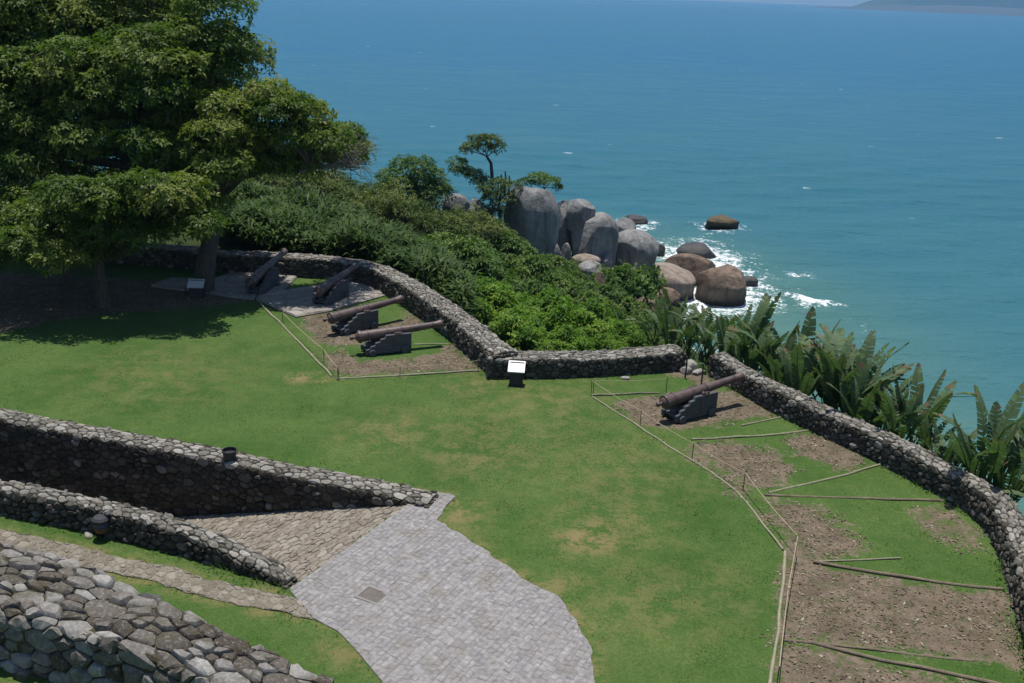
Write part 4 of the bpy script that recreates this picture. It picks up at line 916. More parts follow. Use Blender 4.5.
# third shaded trunk between the two
sb = at(70, 283); cl = region_clumps([(-40, 168), (60, 172), (110, 185), (60, 225), (-40, 230)], 12, sb[1] + 1, 1.5, .9, 1.3, .6, 20, 41)
make_tree('shade_tree', 'dark tree half hidden behind the low bright green one', sb, [sb - [0, 0, .1], at_y(62, 255, sb[1]), at_y(50, 215, sb[1] + .5)], .22, cl, LEAF_TREE, 70, .2, seed=43)

# shrubs: three prototypes per kind, shared meshes
def shrub_proto(name, leafm, R, n, size, seed, k=9, up=.7, asp=.42, cat='shrub'):
    rg = np.random.default_rng(seed); C = []; Rd = []
    for i in range(k):
        a = rg.uniform(0, 6.28); rr = rg.uniform(0, .75) ** .7; h = rg.uniform(.25, .85) * (1 - .45 * rr)
        C.append((math.cos(a) * rr * R, math.sin(a) * rr * R, h * R)); q = rg.uniform(.34, .5) * R; Rd.append((q, q, q * .8))
    V, F, Rn = leaf_cloud(C, Rd, n, size, up, 5, .45, seed, asp)
    fol = new_mesh('foliage', V, F, leafm, False, {'rnd': Rn})
    m = MB()
    for c in C: limb(m, (c[0] * .2, c[1] * .2, -.6), (c[0] * .9, c[1] * .9, c[2]), .035 * R, .012 * R, 0, 4)
    st = m.mesh('stems', M_BARK, True)
    return (name, fol, st, cat)
def put_shrub(proto, p, s, rz, label, group, sz=1.0):
    name, fol, st, cat = proto
    e = empty(name, p, label, cat, group, rz); e.scale = (s, s, s * sz); link('foliage', fol, e); link('stems', st, e); return e
OL = [shrub_proto('olive_shrub', LEAF_OLIVE, 1.6, 120, .17, 60 + i) for i in range(3)]
DK = [shrub_proto('dark_shrub', LEAF_DARK, 1.5, 95, .23, 70 + i, asp=.5) for i in range(3)]
LM = [shrub_proto('light_green_shrub', LEAF_LIME, 1.2, 150, .15, 80 + i, asp=.6) for i in range(3)]
def row(protos, spots, label0, group, s0=.75, s1=1.25):
    """spots: (px, py of the foot, horizontal distance) -> stand on the hillside"""
    for i, (px, py, Y, s) in enumerate(spots):
        q = at_y(px, py or 285, Y); z = tz(q[0], q[1])
        label = label0(px, Y) if callable(label0) else label0
        put_shrub(protos[i % len(protos)], (q[0], q[1], z - .15), s * rng.uniform(s0, s1), rng.uniform(0, 6.28), label, group, rng.uniform(.8, 1.3))
row(OL, [(240, 0, 58, 1.3), (262, 0, 60, 1.3), (285, 0, 60, 1.25), (308, 0, 62, 1.3), (330, 0, 62, 1.2), (352, 0, 63, 1.15), (374, 0, 63, 1.2), (396, 0, 64, 1.15), (416, 0, 64, 1.1), (438, 0, 65, 1.1), (460, 0, 66, 1.05),
         (250, 0, 65, 1.5), (280, 0, 67, 1.4), (310, 0, 68, 1.4), (340, 0, 68, 1.3), (370, 0, 68, 1.3), (400, 0, 69, 1.2), (428, 0, 69, 1.2), (350, 0, 58, .9), (385, 0, 59, .95), (415, 0, 60, .95), (445, 0, 61, 1.0), (472, 0, 64, 1.0), (490, 0, 66, 1.0),
         (225, 0, 56, 1.3), (200, 0, 58, 1.5), (160, 0, 58, 1.5), (120, 0, 60, 1.5), (70, 0, 60, 1.5), (20, 0, 60, 1.5), (505, 0, 67, .9), (480, 0, 69, .9)],
    lambda px, Y: 'dull olive crest shrub, ' + ('front row beside the cane thicket, ' if Y < 61 else 'middle row, ' if Y < 65 else 'back row against the sea, ') + ('under the big tree' if px < 230 else 'next to the big tree' if px < 300 else 'halfway along' if px < 390 else 'close to the headland trees'), 'olive shrubs on the hill crest')
row(DK, [(425, 0, 54, 1.0), (448, 0, 55, 1.0), (470, 0, 56, 1.0), (492, 0, 58, .95), (512, 0, 60, .95), (530, 0, 62, .9), (550, 0, 63, .8), (455, 0, 50, 1.0), (478, 0, 51, 1.0), (502, 0, 52, .95), (525, 0, 54, .95), (548, 0, 55, .9), (570, 0, 57, .85), (590, 0, 58, .8),
         (500, 0, 47, .9), (525, 0, 48, .9), (550, 0, 49, .9), (575, 0, 50, .85), (600, 0, 52, .8), (610, 0, 57, .7), (622, 0, 49, .7), (640, 0, 50, .6), (500, 0, 64, 1.0), (520, 0, 66, .9), (540, 0, 67, .85), (560, 0, 67, .8), (578, 0, 66, .75), (590, 0, 64, .75), (605, 0, 62, .75), (560, 0, 60, .85), (545, 0, 58, .9), (620, 0, 56, .7), (635, 0, 56, .65), (575, 0, 53, .85), (595, 0, 54, .8), (612, 0, 53, .75), (630, 0, 46, .7), (650, 0, 44, .65)],
    lambda px, Y: 'glossy green slope shrub, ' + ('lowest, above the light green shrubs, ' if Y < 51 else 'mid slope, ' if Y < 57 else 'highest, ') + ('beside the cane thicket' if px < 490 else 'below the biggest dome boulder' if px < 545 else 'below the square perched block' if px < 590 else 'above the banana clump'), 'dark shrubs below the boulders')
row(LM, [(470, 0, 42.5, .95), (490, 0, 41, .95), (510, 0, 40, .95), (532, 0, 39.5, .95), (555, 0, 40, .9), (578, 0, 40, .9), (600, 0, 40, .85), (622, 0, 40.5, .8), (520, 0, 36.5, .85), (545, 0, 36, .85), (570, 0, 36, .8), (595, 0, 36, .8), (620, 0, 36.5, .75), (640, 0, 38, .7),
         (500, 0, 44, .95), (525, 0, 44, .95), (550, 0, 44.5, .9), (580, 0, 45, .85), (605, 0, 45, .8), (630, 0, 44, .75), (505, 0, 36.5, .75), (655, 0, 36, .6), (480, 0, 38.5, .8), (515, 0, 38.3, .8), (538, 0, 37.8, .8), (562, 0, 37.8, .8), (588, 0, 38, .8), (612, 0, 38.2, .75), (528, 0, 35.4, .6), (556, 0, 35.2, .6), (582, 0, 35.2, .6), (608, 0, 35.4, .6), (545, 0, 42, .85), (570, 0, 42.3, .85), (595, 0, 42.5, .8)],
    lambda px, Y: 'fresh light green shrub, ' + ('nearest the middle parapet, ' if Y < 37 else 'second row from the middle parapet, ' if Y < 41 else 'back row, ') + ('at the white sign end' if px < 525 else 'left of the middle' if px < 560 else 'right of the middle' if px < 600 else 'at the wall gap end'), 'light green shrubs outside the middle parapet')
row(DK, [(560, 0, 69.5, .7), (548, 0, 70, .7), (575, 0, 69, .65), (600, 0, 67, .7), (615, 0, 66, .7), (640, 0, 62, .6), (655, 0, 58, .6), (590, 0, 66, .9), (605, 0, 64, .9), (620, 0, 67, .8), (632, 0, 64, .8), (645, 0, 60, .8), (600, 0, 60, .9), (580, 0, 63, .9), (650, 0, 66, .6), (635, 0, 57, .8), (618, 0, 69, .7), (660, 0, 50, .6), (668, 0, 46, .6)],
    lambda px, Y: 'low shrub at the foot of the boulder pile, ' + ('below the dome' if px < 570 else 'below the perched block' if px < 600 else 'below the flat faced end boulder' if px < 630 else 'beside the tan slab'), 'dark shrubs at the foot of the boulder pile')
row(DK, [(617, 290, 69, 1.75)], 'lone dark leafy shrub in front of the lower boulders', None, 1.15, 1.2)

# leafy cane thicket on the bank behind the curved parapet (nobody could count it)
CANE = np.vstack([pts([(222, 248), (262, 252), (300, 255), (345, 259), (385, 268), (410, 278), (440, 300), (466, 318), (470, 296), (450, 270), (430, 250), (400, 232), (350, 220), (300, 214), (240, 212), (215, 220)], -.5)])
rg = np.random.default_rng(5); Q = rg.uniform(CANE.min(0), CANE.max(0), (9000, 2)); Q = Q[inside(Q, CANE)]
Q = Q[(dist_line(Q, FW) > 1.2)][:4200]; zq = terrain(Q); Vs = []; Fs = []; Rn = []; base = 0
hgt = .5 + 1.9 * fbm(Q, .55, 3, 77); nb = 10
for lv in range(nb):
    n = len(Q); an = rg.uniform(0, 6.283, n); el = rg.uniform(.3, 1.15, n); L = rg.uniform(.4, .85, n); w = L * .075
    b0 = np.c_[Q + rg.normal(0, .12, (n, 2)), zq + hgt * rg.uniform(.25, .95, n)]
    D = np.c_[np.cos(an) * np.cos(el), np.sin(an) * np.cos(el), np.sin(el)]; Sd = np.c_[-np.sin(an), np.cos(an), np.zeros(n)]
    m1 = b0 + D * (L * .5)[:, None]; D2 = D - np.c_[np.zeros(n), np.zeros(n), np.full(n, .65)]; D2 /= np.linalg.norm(D2, axis=1, keepdims=True); tip = m1 + D2 * (L * .5)[:, None]
    V = np.stack([b0, m1 + Sd * w[:, None], tip, m1 - Sd * w[:, None]], 1); Vs.append(V.reshape(-1, 3)); Rn.append(np.clip(.1 + .6 * fbm(Q, .6, 3, 31) + rg.normal(0, .17, n), 0, 1))
V = np.concatenate(Vs)
tag(link('cane_thicket', new_mesh('cane_thicket', V, np.arange(len(V)).reshape(-1, 4), LEAF_CANE, False, {'rnd': np.concatenate(Rn)})), 'pale bladed cane thicket on the bank behind the curved parapet', None, None, 'stuff')

# ------------------------------------------------------------------ banana-like plants beyond the right parapet
def banana_leaf(i, seed):
    rg = np.random.default_rng(seed); n = 14; L = rg.uniform(1.1, 1.55); st = rg.uniform(.6, 1.0); wid = rg.uniform(.125, .185); bend = rg.uniform(.1, .5) if i % 6 else rg.uniform(.6, .9)
    m = MB()
    def spine(t):  # t 0..1 over the blade
        a = bend * t * t; s = st + L * t
        return Vector((math.sin(a) * s * .6 + .06 * s, 0, math.cos(a * .8) * s))
    m.tube([(0, 0, -.3), (.01, 0, st * .5), spine(0)] + [spine(t) for t in (.33, .66, 1)], [.028, .024, .018, .014, .01, .004], 5)
    nv = len(m.f); rn = [.78] * nv; tear = rg.uniform(0, .05)
    for s in (-1, 1):
        fold = rg.uniform(.25, .8)
        for k in range(n):
            t0, t1 = k / n, (k + 1) / n - (rg.uniform(.0, .025) if rg.uniform() < .3 else 0)
            w0 = wid * math.sin(math.pi * min(.08 + t0 * .92, 1)) ** .55; w1 = wid * math.sin(math.pi * min(.08 + t1 * .92, 1)) ** .55 if t1 < .99 else .01
            dr = rg.uniform(-.09, .06) - .12; up = Vector((0, 0, .05))
            a, b = spine(t0), spine(t1); sd = Vector((fold * .55, s, dr))
            m.add([a, b, b + sd * w1 + up, a + sd * w0 + up + Vector((0, 0, rg.uniform(0, .03)))], [(0, 1, 2, 3)])
            rn.append(float(np.clip(.42 + rg.normal(0, .1) + (.45 if t0 > .85 and rg.uniform() < .6 else 0) + (.25 if rg.uniform() < .05 else 0), 0, 1)))
    V = np.array(m.v); me = bpy.data.meshes.new('leaf'); me.from_pydata(m.v, [], m.f); me.update(); me.materials.append(LEAF_BAN)
    a = me.attributes.new('rnd', 'FLOAT', 'FACE'); a.data.foreach_set('value', np.array(rn, np.float32)); return me
BL = [banana_leaf(i, 200 + i) for i in range(12)]
m = MB(); m.tube([(0, 0, -.4), (0.02, 0, .3), (0, .02, .75)], [.12, .10, .05], 8); BSTEM = m.mesh('stem', plain_mat('fibrous_stem', (0.06, 0.06, 0.03), (0.12, 0.10, 0.06), 6), True)
def banana(p, s, label, group, nl, spread=.36):
    e = empty('banana_plant', p, label, 'plant', group, rng.uniform(0, 6.28)); e.scale = (s,) * 3
    link('stem', BSTEM, e)
    for k in range(nl):
        o = link('leaf', BL[int(rng.integers(len(BL)))], e, (rng.normal(0, .07), rng.normal(0, .07), rng.uniform(.1, .5)))
        o.rotation_euler = (rng.normal(0, .12), abs(rng.normal(spread * .45, spread * .5)), k * 2.4 + rng.uniform(-.5, .5)); q = rng.uniform(.75, 1.1); o.scale = (q, q, q)
    return e
wp = WallPath(RW, [.7] * len(RW), [.7] * len(RW))
gA = 'banana plants beyond the long right parapet'
lbA = 'upright grey green banana plant with ragged leaves outside the long right parapet'
us = list(np.arange(-1.2, 16.0, .42))
for i, u in enumerate(us):
    x, y, tx, ty_, h, w = wp.at(max(u, 0)); x += min(u, 0) * tx; y += min(u, 0) * ty_; off = 1.75 + (i % 3) * .65 + rng.uniform(-.2, .2)
    q = (x - ty_ * off * 1, y + tx * off)
    gap = 0.7 if 6.6 < u < 8.4 else .98 if u < 6.6 else 1.02
    z = max(tz(*q), -3.4); seg = 'just beyond the right cannon muzzle' if u < 2.6 else 'beyond the pole below the right cannon' if u < 5.2 else 'behind the slanting pole of the middle beds' if u < 8.0 else 'beyond the straight level log' if u < 10.5 else 'beyond the bare patch under the level log' if u < 13 else 'at the right edge beyond the bend of the parapet'
    lbA = ('banana plant nearest the parapet ', 'tall banana plant set back ', 'banana plant on the seaward side ')[i % 3] + seg; banana((q[0], q[1], z), rng.uniform(1.0, 1.4) * gap, lbA, gA, int(rng.integers(9, 12)), .33)
lbB = 'large banana plant in the clump below the gap between the parapets'; gB = 'banana clump by the wall gap'
for px, py, Y, s in [(655, 0, 37, 1.05), (672, 0, 36, 1.2), (690, 0, 36, 1.2), (705, 0, 35.5, 1.25), (722, 0, 35, 1.25), (738, 0, 35, 1.2), (752, 0, 34, 1.15), (766, 0, 33.5, 1.1), (680, 0, 38, 1.2), (712, 0, 37.5, 1.3), (742, 0, 37, 1.25), (790, 0, 32, 1.05), (810, 0, 31, 1.0)]:
    q = at_y(px, 330, Y); banana((q[0], q[1], tz(q[0], q[1])), s * .88, ('nearest ' if Y < 33.9 else 'tall ' if Y < 36.6 else 'rearmost ') + 'banana plant in the clump ' + ('behind the middle parapet end' if px < 685 else 'behind the wall gap' if px < 715 else 'behind the start of the long parapet' if px < 748 else 'behind the right cannon muzzle'), gB, int(rng.integers(8, 11)))
# low ground cover between and under the plants on the right bank
gc = shrub_proto('bank_shrub', LEAF_DARK, 1.0, 120, .16, 95, asp=.5)
for i, u in enumerate(np.arange(-3, 16, .75)):
    x, y, tx, ty_, h, w = wp.at(max(u, 0)); x += min(u, 0) * tx; y += min(u, 0) * ty_
    for off in (1.5, 3.0):
        q = (x - ty_ * (off + rng.uniform(-.3, .3)), y + tx * (off + rng.uniform(-.3, .3)))
        put_shrub(gc, (q[0], q[1], tz(*q) - .25), rng.uniform(.75, 1.05), rng.uniform(0, 6.28), ('leafy undergrowth shrub close to the parapet ' if off < 2 else 'leafy undergrowth shrub lower down the bank ') + ('below the wall gap' if u < 0 else 'beyond the right cannon muzzle' if u < 3 else 'beyond the slanting pole' if u < 7 else 'beyond the level log' if u < 11 else 'at the far right edge'), 'undergrowth on the right bank', .8)

# ------------------------------------------------------------------ boulders
def granite(name, stops, wet=0.0, top=(0.30, 0.29, 0.275)):
    M = NM(name); co = M.pos()
    n1 = M.noise(.55, 5, .6); n2 = M.noise(2.6, 6, .65); n3 = M.noise(14, 5, .7); st = M.noise(1.1, 5, .65, stretch=(1.6, 1.6, .22))
    c = M.ramp(M.math('ADD', M.math('MULTIPLY', n1, .55), M.math('MULTIPLY', n2, .45)), stops)
    c = M.mix(M.math('MULTIPLY', M.ramp(st, [(.48, 0), (.62, 1)]), .8), c, stops[0][1])
    c = M.mix(.55, c, M.ramp(n3, [(.3, .6), (.7, 1.3)]), 'MULTIPLY')
    # waterline: dark wet band just above the sea
    sx = M.n('ShaderNodeSeparateXYZ'); M.l(co, sx.inputs[0])
    hz = M.math('ADD', sx.outputs['Z'], M.math('MULTIPLY', n2, -.9))
    wv = M.n('ShaderNodeMapRange'); wv.inputs['From Min'].default_value = SEA + .5; wv.inputs['From Max'].default_value = SEA - .25
    M.l(hz, wv.inputs['Value'])
    c = M.mix(wv.outputs[0], c, (0.03, 0.026, 0.022))
    M.bump(M.math('ADD', n2, M.math('MULTIPLY', n3, .45)), .85, .16)
    return M.set(c, .85 - wet * .4, .25 + wet * .2)
G_GREY = granite('grey_granite', [(.3, (0.13, 0.125, 0.12)), (.5, (0.25, 0.242, 0.235)), (.7, (0.37, 0.36, 0.345))])
G_BROWN = granite('brown_granite', [(.3, (0.10, 0.07, 0.05)), (.5, (0.21, 0.15, 0.11)), (.7, (0.32, 0.245, 0.19))])
G_TAN = granite('tan_granite', [(.3, (0.18, 0.14, 0.11)), (.5, (0.30, 0.245, 0.20)), (.7, (0.40, 0.345, 0.295))])
G_WET = granite('wet_granite', [(.3, (0.028, 0.026, 0.025)), (.5, (0.06, 0.053, 0.047)), (.7, (0.10, 0.088, 0.075))], 1)
G_MOSS = granite('mossy_brown_granite', [(.3, (0.06, 0.042, 0.022)), (.5, (0.115, 0.082, 0.04)), (.7, (0.15, 0.13, 0.055))], .4)
ROCKPOS = []
def seat(me):
    """give a boulder a broad foot instead of an egg's end"""
    V = np.empty(len(me.vertices) * 3, np.float32); me.vertices.foreach_get('co', V); V = V.reshape(-1, 3); h = V[:, 2].max(); m = V[:, 2] < 0
    r = np.sqrt(np.clip(1 - (V[m, 2] / min(V[:, 2].min(), -1e-3)) ** 2, .05, 1)); f = np.minimum(1 / np.maximum(r, .45), 1.9) ** .8
    e0 = np.sqrt((V[:, 0] / np.abs(V[:, 0]).max()) ** 2 + (V[:, 1] / np.abs(V[:, 1]).max()) ** 2); top = e0.max()
    f = np.minimum(f, np.maximum(top * .93 / np.maximum(e0[m], 1e-3), 1)); V[m, :2] *= f[:, None]; V[m, 2] *= 1.9; me.vertices.foreach_set('co', V.ravel()); me.update()
def boulder(label, x0, x1, y0, y1, zb, mat, seed, dp=.9, rough=.13, facets=4, tilt=0, Y=None):
    """outline x0..x1, y0..y1 of the rock, standing at height zb"""
    q = at((x0 + x1) / 2, y1, zb) if Y is None else at_y((x0 + x1) / 2, y1, Y)
    L = np.linalg.norm(q - EYE); w = (x1 - x0) * L / FPX; dep = math.atan2(CAM_H - q[2], q[1])
    h = (y1 - y0) * L / FPX
    rx = w / 2; ry = rx * dp
    # the outline height of an ellipsoid seen from above: solve for its own height
    rz = math.sqrt(max((h / 2) ** 2 - (ry * math.sin(dep)) ** 2, (h * .22) ** 2)) / math.cos(dep)
    off = 1.06
    me = rock_mesh('boulder', 5, (rx * 1.04, ry * 1.04, rz * 1.04), mat, seed, rough, facets + 4, box=.95)
    seat(me)
    mid = np.array(at_y((x0 + x1) / 2, (y0 + y1) / 2, q[1] + ry * .6))
    o = tag(link('boulder', me, None, mid), label, 'boulder'); o.rotation_euler = (0, rad(tilt), 0)
    ROCKPOS.append((mid[0], mid[1], mid[2], rx, ry, rz)); return o
boulder('biggest grey dome boulder, left of the headland pile', 505, 558, 184, 258, -7, G_GREY, 1, .8, .1, 4)
boulder('tall narrow grey boulder wedged beside the biggest dome', 552, 573, 200, 250, -8, G_GREY, 2, 1.2, .1)
boulder('square grey block perched on top of the headland pile', 566, 595, 198, 228, -6, G_GREY, 3, .9, .12, 6, Y=78)
boulder('broad grey boulder under the perched square block', 566, 618, 211, 257, -8.2, G_GREY, 4, .8, .1)
boulder('rounded grey boulder with a flat dark left face at the pile end', 607, 659, 230, 277, -10, G_GREY, 5, .85, .1, 5)
boulder('small grey boulder peeping behind the pile, nearest the sea', 611, 636, 218, 240, -10, G_GREY, 6, .9, .12)
boulder('small upright finger of grey stone below the dome', 561, 571, 244, 268, -8.2, G_GREY, 7, .9, .1, 3)
boulder('pale flat rock at the foot of the pile', 572, 600, 254, 267, -8.6, G_TAN, 8, .8, .12)
boulder('round grey cobble boulder under the pale flat rock', 578, 603, 261, 278, -8.8, G_GREY, 9, .9, .1)
boulder('pale tall stone among shrubs beneath the pile', 579, 594, 276, 300, -8.6, G_TAN, 10, .8, .12)
boulder('brown shaded stone among shrubs beneath the pile', 591, 606, 272, 302, -8.7, G_BROWN, 11, .8, .12)
boulder('dark boulder among the trees left of the dome', 442, 470, 194, 222, -4.4, G_GREY, 12, .9, .12)
boulder('light grey boulder between the dark one and the dome', 464, 492, 198, 226, -5, G_GREY, 13, .9, .1)
boulder('low tan slab boulder, first of the shore rocks', 636, 696, 263, 297, -11.8, G_TAN, 14, .8, .09)
boulder('reddish brown long boulder behind the tan slab', 664, 715, 254, 284, -11.9, G_BROWN, 15, .7, .1)
boulder('big brown boulder at the front of the shore rocks', 693, 747, 265, 303, -12, G_BROWN, 16, .75, .09, 5)
boulder('low wet dark rock awash behind the shore rocks', 676, 717, 243, 262, -12.3, G_WET, 17, .8, .12)
boulder('mossy brown rock alone out in the sea', 705, 739, 214, 229, -12.0, G_MOSS, 31, .9, .2, 3)
boulder('flat black rock awash beside the headland tip', 621, 647, 215, 227, -12.3, G_WET, 19, .8, .12)
boulder('small wet rock in the surf right of the brown boulder', 739, 758, 276, 291, -12.3, G_WET, 20, .8, .12)
boulder('rusty brown rock showing between shrubs and bananas', 618, 664, 297, 326, -11.4, G_BROWN, 22, .8, .12)
boulder('small dark rock in surf at the foot of the pile', 652, 665, 244, 256, -12.1, G_WET, 23, .9, .12)
boulder('small brown rock in white foam above the banana clump', 646, 668, 318, 334, -11.9, G_BROWN, 24, .9, .12)

for i, (x0, x1, y0, y1, zb, mt, lb) in enumerate([
    (596, 616, 252, 272, -9.2, G_GREY, 'rounded grey stone tucked below the broad boulder'),
    (612, 640, 264, 288, -10.2, G_BROWN, 'brown stone under the flat faced end boulder'),
    (634, 652, 276, 294, -11, G_TAN, 'small tan stone left of the tan slab boulder'),
    (538, 562, 240, 268, -7.6, G_GREY, 'low grey stone at the foot of the biggest dome'),
    (588, 606, 240, 262, -8.6, G_GREY, 'grey stone in the cleft between the pile boulders'),
    (655, 680, 288, 306, -11.8, G_BROWN, 'brown rock in front of the tan slab boulder')]):
    boulder(lb, x0, x1, y0, y1, zb, mt, 70 + i, .9, .12)

# ------------------------------------------------------------------ small trees on the headland
def headtree(label, foot, Y, tr, clp, leafm, nros, size, r, bark=None, group=None, name='small_tree', seed=1, dY=1.2):
    b0 = at_y(foot[0], foot[1], Y); rg = np.random.default_rng(seed); C = []
    for px, py, rr, fl in clp:
        w = at_y(px, py, Y + rg.uniform(-dY, dY)); C.append((*w, rr, rr, rr * fl))
    return make_tree(name, label, b0, [b0 - [0, 0, .6]] + [at_y(a, b2, Y) for a, b2 in tr], r, C, leafm, nros, size, group, bark, seed)
headtree('flat topped little tree on a bare stem above the boulders', (492, 186), 75, [(492, 175), (491, 163), (487, 157)], [(470, 147, .75, .5), (480, 140, .95, .55), (490, 141, 1.0, .5), (498, 148, .7, .55), (484, 148, .8, .4), (465, 150, .4, .6)], LEAF_OLIVE, 120, .2, .16, seed=51, dY=.8)
headtree('dark leaning tree left of the flat topped little tree', (486, 190), 74.5, [(482, 182), (474, 176)], [(458, 163, .8, .6), (464, 172, .9, .6), (474, 176, .9, .6), (482, 182, .7, .6), (455, 170, .5, .6)], LEAF_DARK, 120, .2, .14, seed=52, dY=.8)
headtree('rounded dark tree on the crest left of the boulders', (420, 205), 69, [(420, 196), (416, 188)], [(390, 178, 1.1, .6), (405, 168, 1.3, .65), (420, 168, 1.3, .6), (432, 176, 1.1, .6), (400, 185, 1.2, .6), (418, 182, 1.3, .6), (440, 186, .9, .6), (447, 193, .7, .6), (385, 190, 1.0, .6)], LEAF_DARK, 100, .22, .2, seed=53)
headtree('bushy tree clinging to the left side of the biggest dome', (500, 228), 73, [(500, 214), (499, 200)], [(488, 192, .9, .7), (500, 185, .9, .7), (512, 188, .8, .7), (492, 202, 1.0, .8), (505, 200, 1.0, .8), (498, 214, .9, .8), (518, 194, .5, .7)], LEAF_OLIVE, 120, .2, .16, seed=54)
headtree('low flat crowned bush tree behind the top of the dome', (545, 200), 80, [(546, 193), (544, 188)], [(528, 182, .8, .45), (540, 178, 1.0, .5), (550, 182, .9, .5), (558, 187, .5, .5)], LEAF_DARK, 120, .2, .12, seed=55, dY=.8)
# spiky cactus-like stems on the dome crest
cb = at_y(506, 182, 74); e = empty('cactus', cb, 'thin spiky upright stems on the crest beside the dome', 'cactus')
for k, (px, hh) in enumerate([(501, .55), (505, .8), (509, .5), (498, .4)]):
    q = at_y(px, 182, 74) - cb; m = MB(); m.tube([(q[0], q[1], -1.0), (q[0] + .03, q[1], hh * .5), (q[0] - .02, q[1], hh)], [.08, .07, .04], 7); m.build('stem', LEAF_DARK, e, True)

# ------------------------------------------------------------------ sea
def axis(fine0, fine1, step, far0, far1, gr=1.22):
    a = list(np.arange(fine0, fine1 + 1e-6, step)); s = step; x = a[-1]
    while x < far1: s *= gr; x += s; a.append(x)
    s = step; x = fine0; pre = []
    while x > far0: s *= gr; x -= s; pre.append(x)
    return np.array(pre[::-1] + a)
xs = axis(-12, 62, .4, -12000, 12000); ys = axis(24, 150, .4, -1000, 12000)
P2, F4 = grid_mesh(xs, ys)
near = np.clip(1 - np.maximum(np.abs(P2[:, 0] - 25) - 40, np.abs(P2[:, 1] - 87) - 70) / 30, 0, 1)
th = rad(25)
def swell(P, lam, ang, ph): return np.sin((P[:, 0] * math.cos(ang) + P[:, 1] * math.sin(ang)) * 2 * math.pi / lam + ph + 2.5 * vnoise(P, .05, 4))
z = near * (.12 * swell(P2, 9, rad(118), 0) + .07 * swell(P2, 4.2, rad(100), 1) + .14 * (fbm(P2, .5, 3, 8) - .5))
FP = [([(636, 240), (668, 243), (690, 240), (715, 242), (742, 255), (765, 278), (785, 298), (770, 312), (735, 318), (700, 330), (660, 345), (630, 340), (630, 300), (640, 290), (655, 262)], .98, 2.6),
      ([(612, 219), (640, 217), (662, 225), (640, 233), (615, 232)], .8, 1.2), ([(700, 226), (742, 228), (740, 236), (704, 236)], .45, 1.0),
      ([(786, 294), (800, 297), (848, 309), (820, 311), (795, 309)], 1.1, .9), ([(783, 271), (815, 272), (812, 278), (790, 278)], .75, .8),
      ([(690, 330), (740, 325), (800, 350), (770, 380), (720, 372), (690, 350)], .55, 1.5), ([(860, 320), (880, 340), (870, 345), (850, 330)], .25, 1.0)]
foam = np.zeros(len(P2)); sel = np.where(near > .2)[0]; Ps = P2[sel]; fo = np.zeros(len(sel))
for poly, a, sft in FP:
    q = pts(poly, SEA); d = dist_line(Ps, np.vstack([q, q[:1]])); sg = np.where(inside(Ps, q), 1, -1); fo = np.maximum(fo, a * np.clip(.5 + sg * d / (2 * sft), 0, 1))
for (x, y, zz, rx, ry, rz) in ROCKPOS:
    if zz < SEA + 2.5:
        d = np.hypot((Ps[:, 0] - x) / (rx + .7), (Ps[:, 1] - y) / (ry + .7)); fo = np.maximum(fo, .8 * np.clip(1.6 - d, 0, 1))
foam[sel] = fo
crest = np.zeros(len(P2)); q = pts(FP[3][0], SEA); crest[sel] = np.clip(.5 + np.where(inside(Ps, q), 1, -1) * dist_line(Ps, np.vstack([q, q[:1]])) / 1.6, 0, 1)
z = z + .55 * crest + .25 * foam * (fbm(P2, .9, 3, 22) - .45)
shore = dist_line(Ps, np.vstack([pts([(600, 250), (660, 262), (720, 300)], SEA), [(17, 62), (22, 48), (24, 36), (27, 24)]]))
shal = np.zeros(len(P2)); shal[sel] = np.clip(1 - shore / 22, 0, 1) ** 1.3 * near[sel]
M = NM('sea_water')
fo_, sh_ = M.attr('foam'), M.attr('shallow')
n1 = M.noise(.008, 3, .55); n2 = M.noise(.22, 5, .65, stretch=(.32, 1.1, 1, rad(-24))); nf = M.noise(.9, 6, .75); nf2 = M.noise(3.6, 5, .7)
off_ = M.attr('offshore')
c = M.mix(off_, (0.046, 0.148, 0.175), (0.013, 0.108, 0.215))
c = M.mix(M.math('MULTIPLY', M.ramp(n1, [(.35, 0), (.65, 1)]), .35), c, (0.02, 0.115, 0.175))
c = M.mix(M.math('MULTIPLY', M.ramp(n2, [(.42, 0), (.66, 1)]), .3), c, (0.06, 0.17, 0.195))
c = M.mix(sh_, c, M.mix(M.ramp(n2, [(.3, 0), (.7, 1)]), (0.07, 0.165, 0.14), (0.10, 0.195, 0.16)))
fm = M.math('ADD', fo_, M.math('MULTIPLY', M.math('SUBTRACT', M.math('ADD', M.math('MULTIPLY', nf, .65), M.math('MULTIPLY', nf2, .35)), .55), 5.0))
fm = M.ramp(M.math('MULTIPLY', fm, M.math('GREATER_THAN', fo_, .02)), [(.4, 0), (.9, 1)])
# scattered whitecaps far out
wc = M.n('ShaderNodeTexVoronoi', feature='F1'); wc.inputs['Scale'].default_value = .16; wc.inputs['Randomness'].default_value = 1
mp = M.n('ShaderNodeMapping'); mp.inputs['Scale'].default_value = (.8, 1.1, 1); M.l(M.pos(), mp.inputs[0]); M.l(mp.outputs[0], wc.inputs['Vector'])
wcn = M.noise(.35, 4, .7, stretch=(.4, 1.2, 1)); sep = M.n('ShaderNodeSeparateColor'); M.l(wc.outputs['Color'], sep.inputs[0])
cap = M.math('MULTIPLY', M.math('LESS_THAN', wc.outputs['Distance'], .1), M.math('MULTIPLY', M.math('GREATER_THAN', sep.outputs[0], .8), M.ramp(wcn, [(.5, 0), (.62, 1)])))
fm = M.math('MAXIMUM', fm, M.math('MULTIPLY', cap, .5))
c = M.mix(fm, c, (0.82, 0.85, 0.86))
w1 = M.noise(.45, 5, .6, stretch=(.45, 1.1, 1, rad(-15))); w2 = M.noise(2.2, 5, .65, stretch=(.5, 1.1, 1, rad(10)))
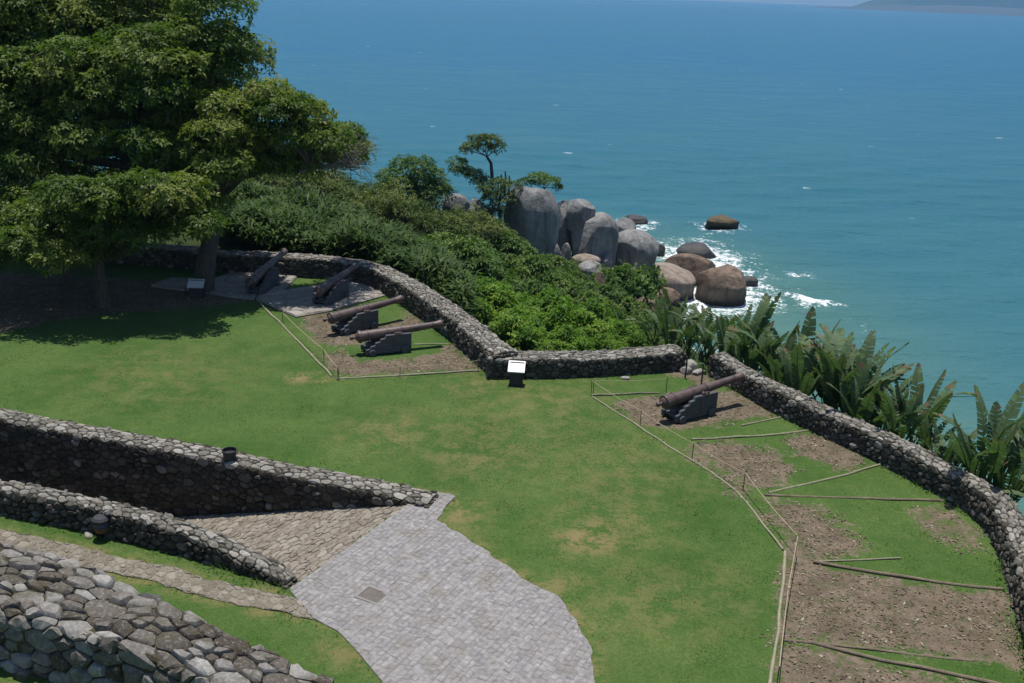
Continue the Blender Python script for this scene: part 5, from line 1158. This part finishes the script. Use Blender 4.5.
w3 = M.noise(.06, 4, .6, stretch=(.5, 1.3, 1, rad(-12)))
M.bump(M.math('ADD', M.math('ADD', w1, M.math('MULTIPLY', w2, .3)), M.math('MULTIPLY', w3, 2.2)), .8, 1.2)
M.set(c, M.math('ADD', .22, M.math('MULTIPLY', fm, .7)), .1); M.b.inputs['IOR'].default_value = 1.15
tag(link('sea', new_mesh('sea', np.c_[P2, SEA + z], F4, M.m, True, None, {'foam': foam, 'shallow': shal, 'offshore': np.clip((np.hypot(P2[:, 0] - 5, P2[:, 1]) - 80) / 350, 0, 1) ** .7})), 'teal sea with light chop and surf on the rocks', None, None, 'structure')

# ------------------------------------------------------------------ far shore at the upper right
def far_land(name, label, D, h, a0, a1, mat, rough, seed, lo=.5):
    n = 160; A = np.linspace(a0, a1, n); V = []; F = []
    pr = np.array([(0, -.02), (.02, .35), (.08, .8), (.16, 1), (.4, .9), (.7, .35), (1, -.02)])
    q = np.c_[A * D * .004, np.zeros(n)]; hh = h * (lo + (1 - lo) * 1.6 * fbm(q, rough, 4, seed)) * np.clip((A - a0) / (a1 - a0) * 7, 0.02, 1)
    for i in range(n):
        for dx, k in pr:
            r = D * (1 + .25 * dx) ; V.append((math.sin(A[i]) * r, math.cos(A[i]) * r, SEA + hh[i] * k))
    m = len(pr)
    for i in range(n - 1):
        for k in range(m - 1): F.append((i * m + k, (i + 1) * m + k, (i + 1) * m + k + 1, i * m + k + 1))
    tag(link(name, new_mesh(name, np.array(V), F, mat, True)), label, None, None, 'structure')
M_SAND = plain_mat('far_sand', (0.07, 0.078, 0.09), (0.09, 0.098, 0.11), .01, .9, .1, 0, 0)
M_FARHILL = plain_mat('far_forest', (0.03, 0.05, 0.02), (0.06, 0.075, 0.035), .004, .9, .1, 0, 0)
far_land('beach', 'pale far shore line at the upper right horizon', 6200, 42, rad(15), rad(60), M_SAND, 1.0, 3, .8)
far_land('hills', 'purple far hills along the upper right horizon', 8200, 420, rad(17), rad(60), M_FARHILL, 2.0, 5)

# ------------------------------------------------------------------ sea air
b = MB(); b.add([(x, y, zz) for zz in (SEA - 22, 520) for x, y in ((-19000, -4000), (19000, -4000), (19000, 19000), (-19000, 19000))], [(0, 3, 2, 1), (4, 5, 6, 7), (0, 1, 5, 4), (1, 2, 6, 5), (2, 3, 7, 6), (3, 0, 4, 7)])
hm = bpy.data.materials.new('sea_air'); hm.use_nodes = True; hm.node_tree.nodes.clear()
ho = hm.node_tree.nodes.new('ShaderNodeOutputMaterial'); hv = hm.node_tree.nodes.new('ShaderNodeVolumePrincipled')
hv.inputs['Color'].default_value = (0.30, 0.62, 1.0, 1); hv.inputs['Density'].default_value = 1.15e-4; hv.inputs['Anisotropy'].default_value = 0.0
hm.node_tree.links.new(hv.outputs[0], ho.inputs['Volume'])
hz = tag(b.build('haze', hm), 'thin blue sea air over the whole coast', None, None, 'stuff')
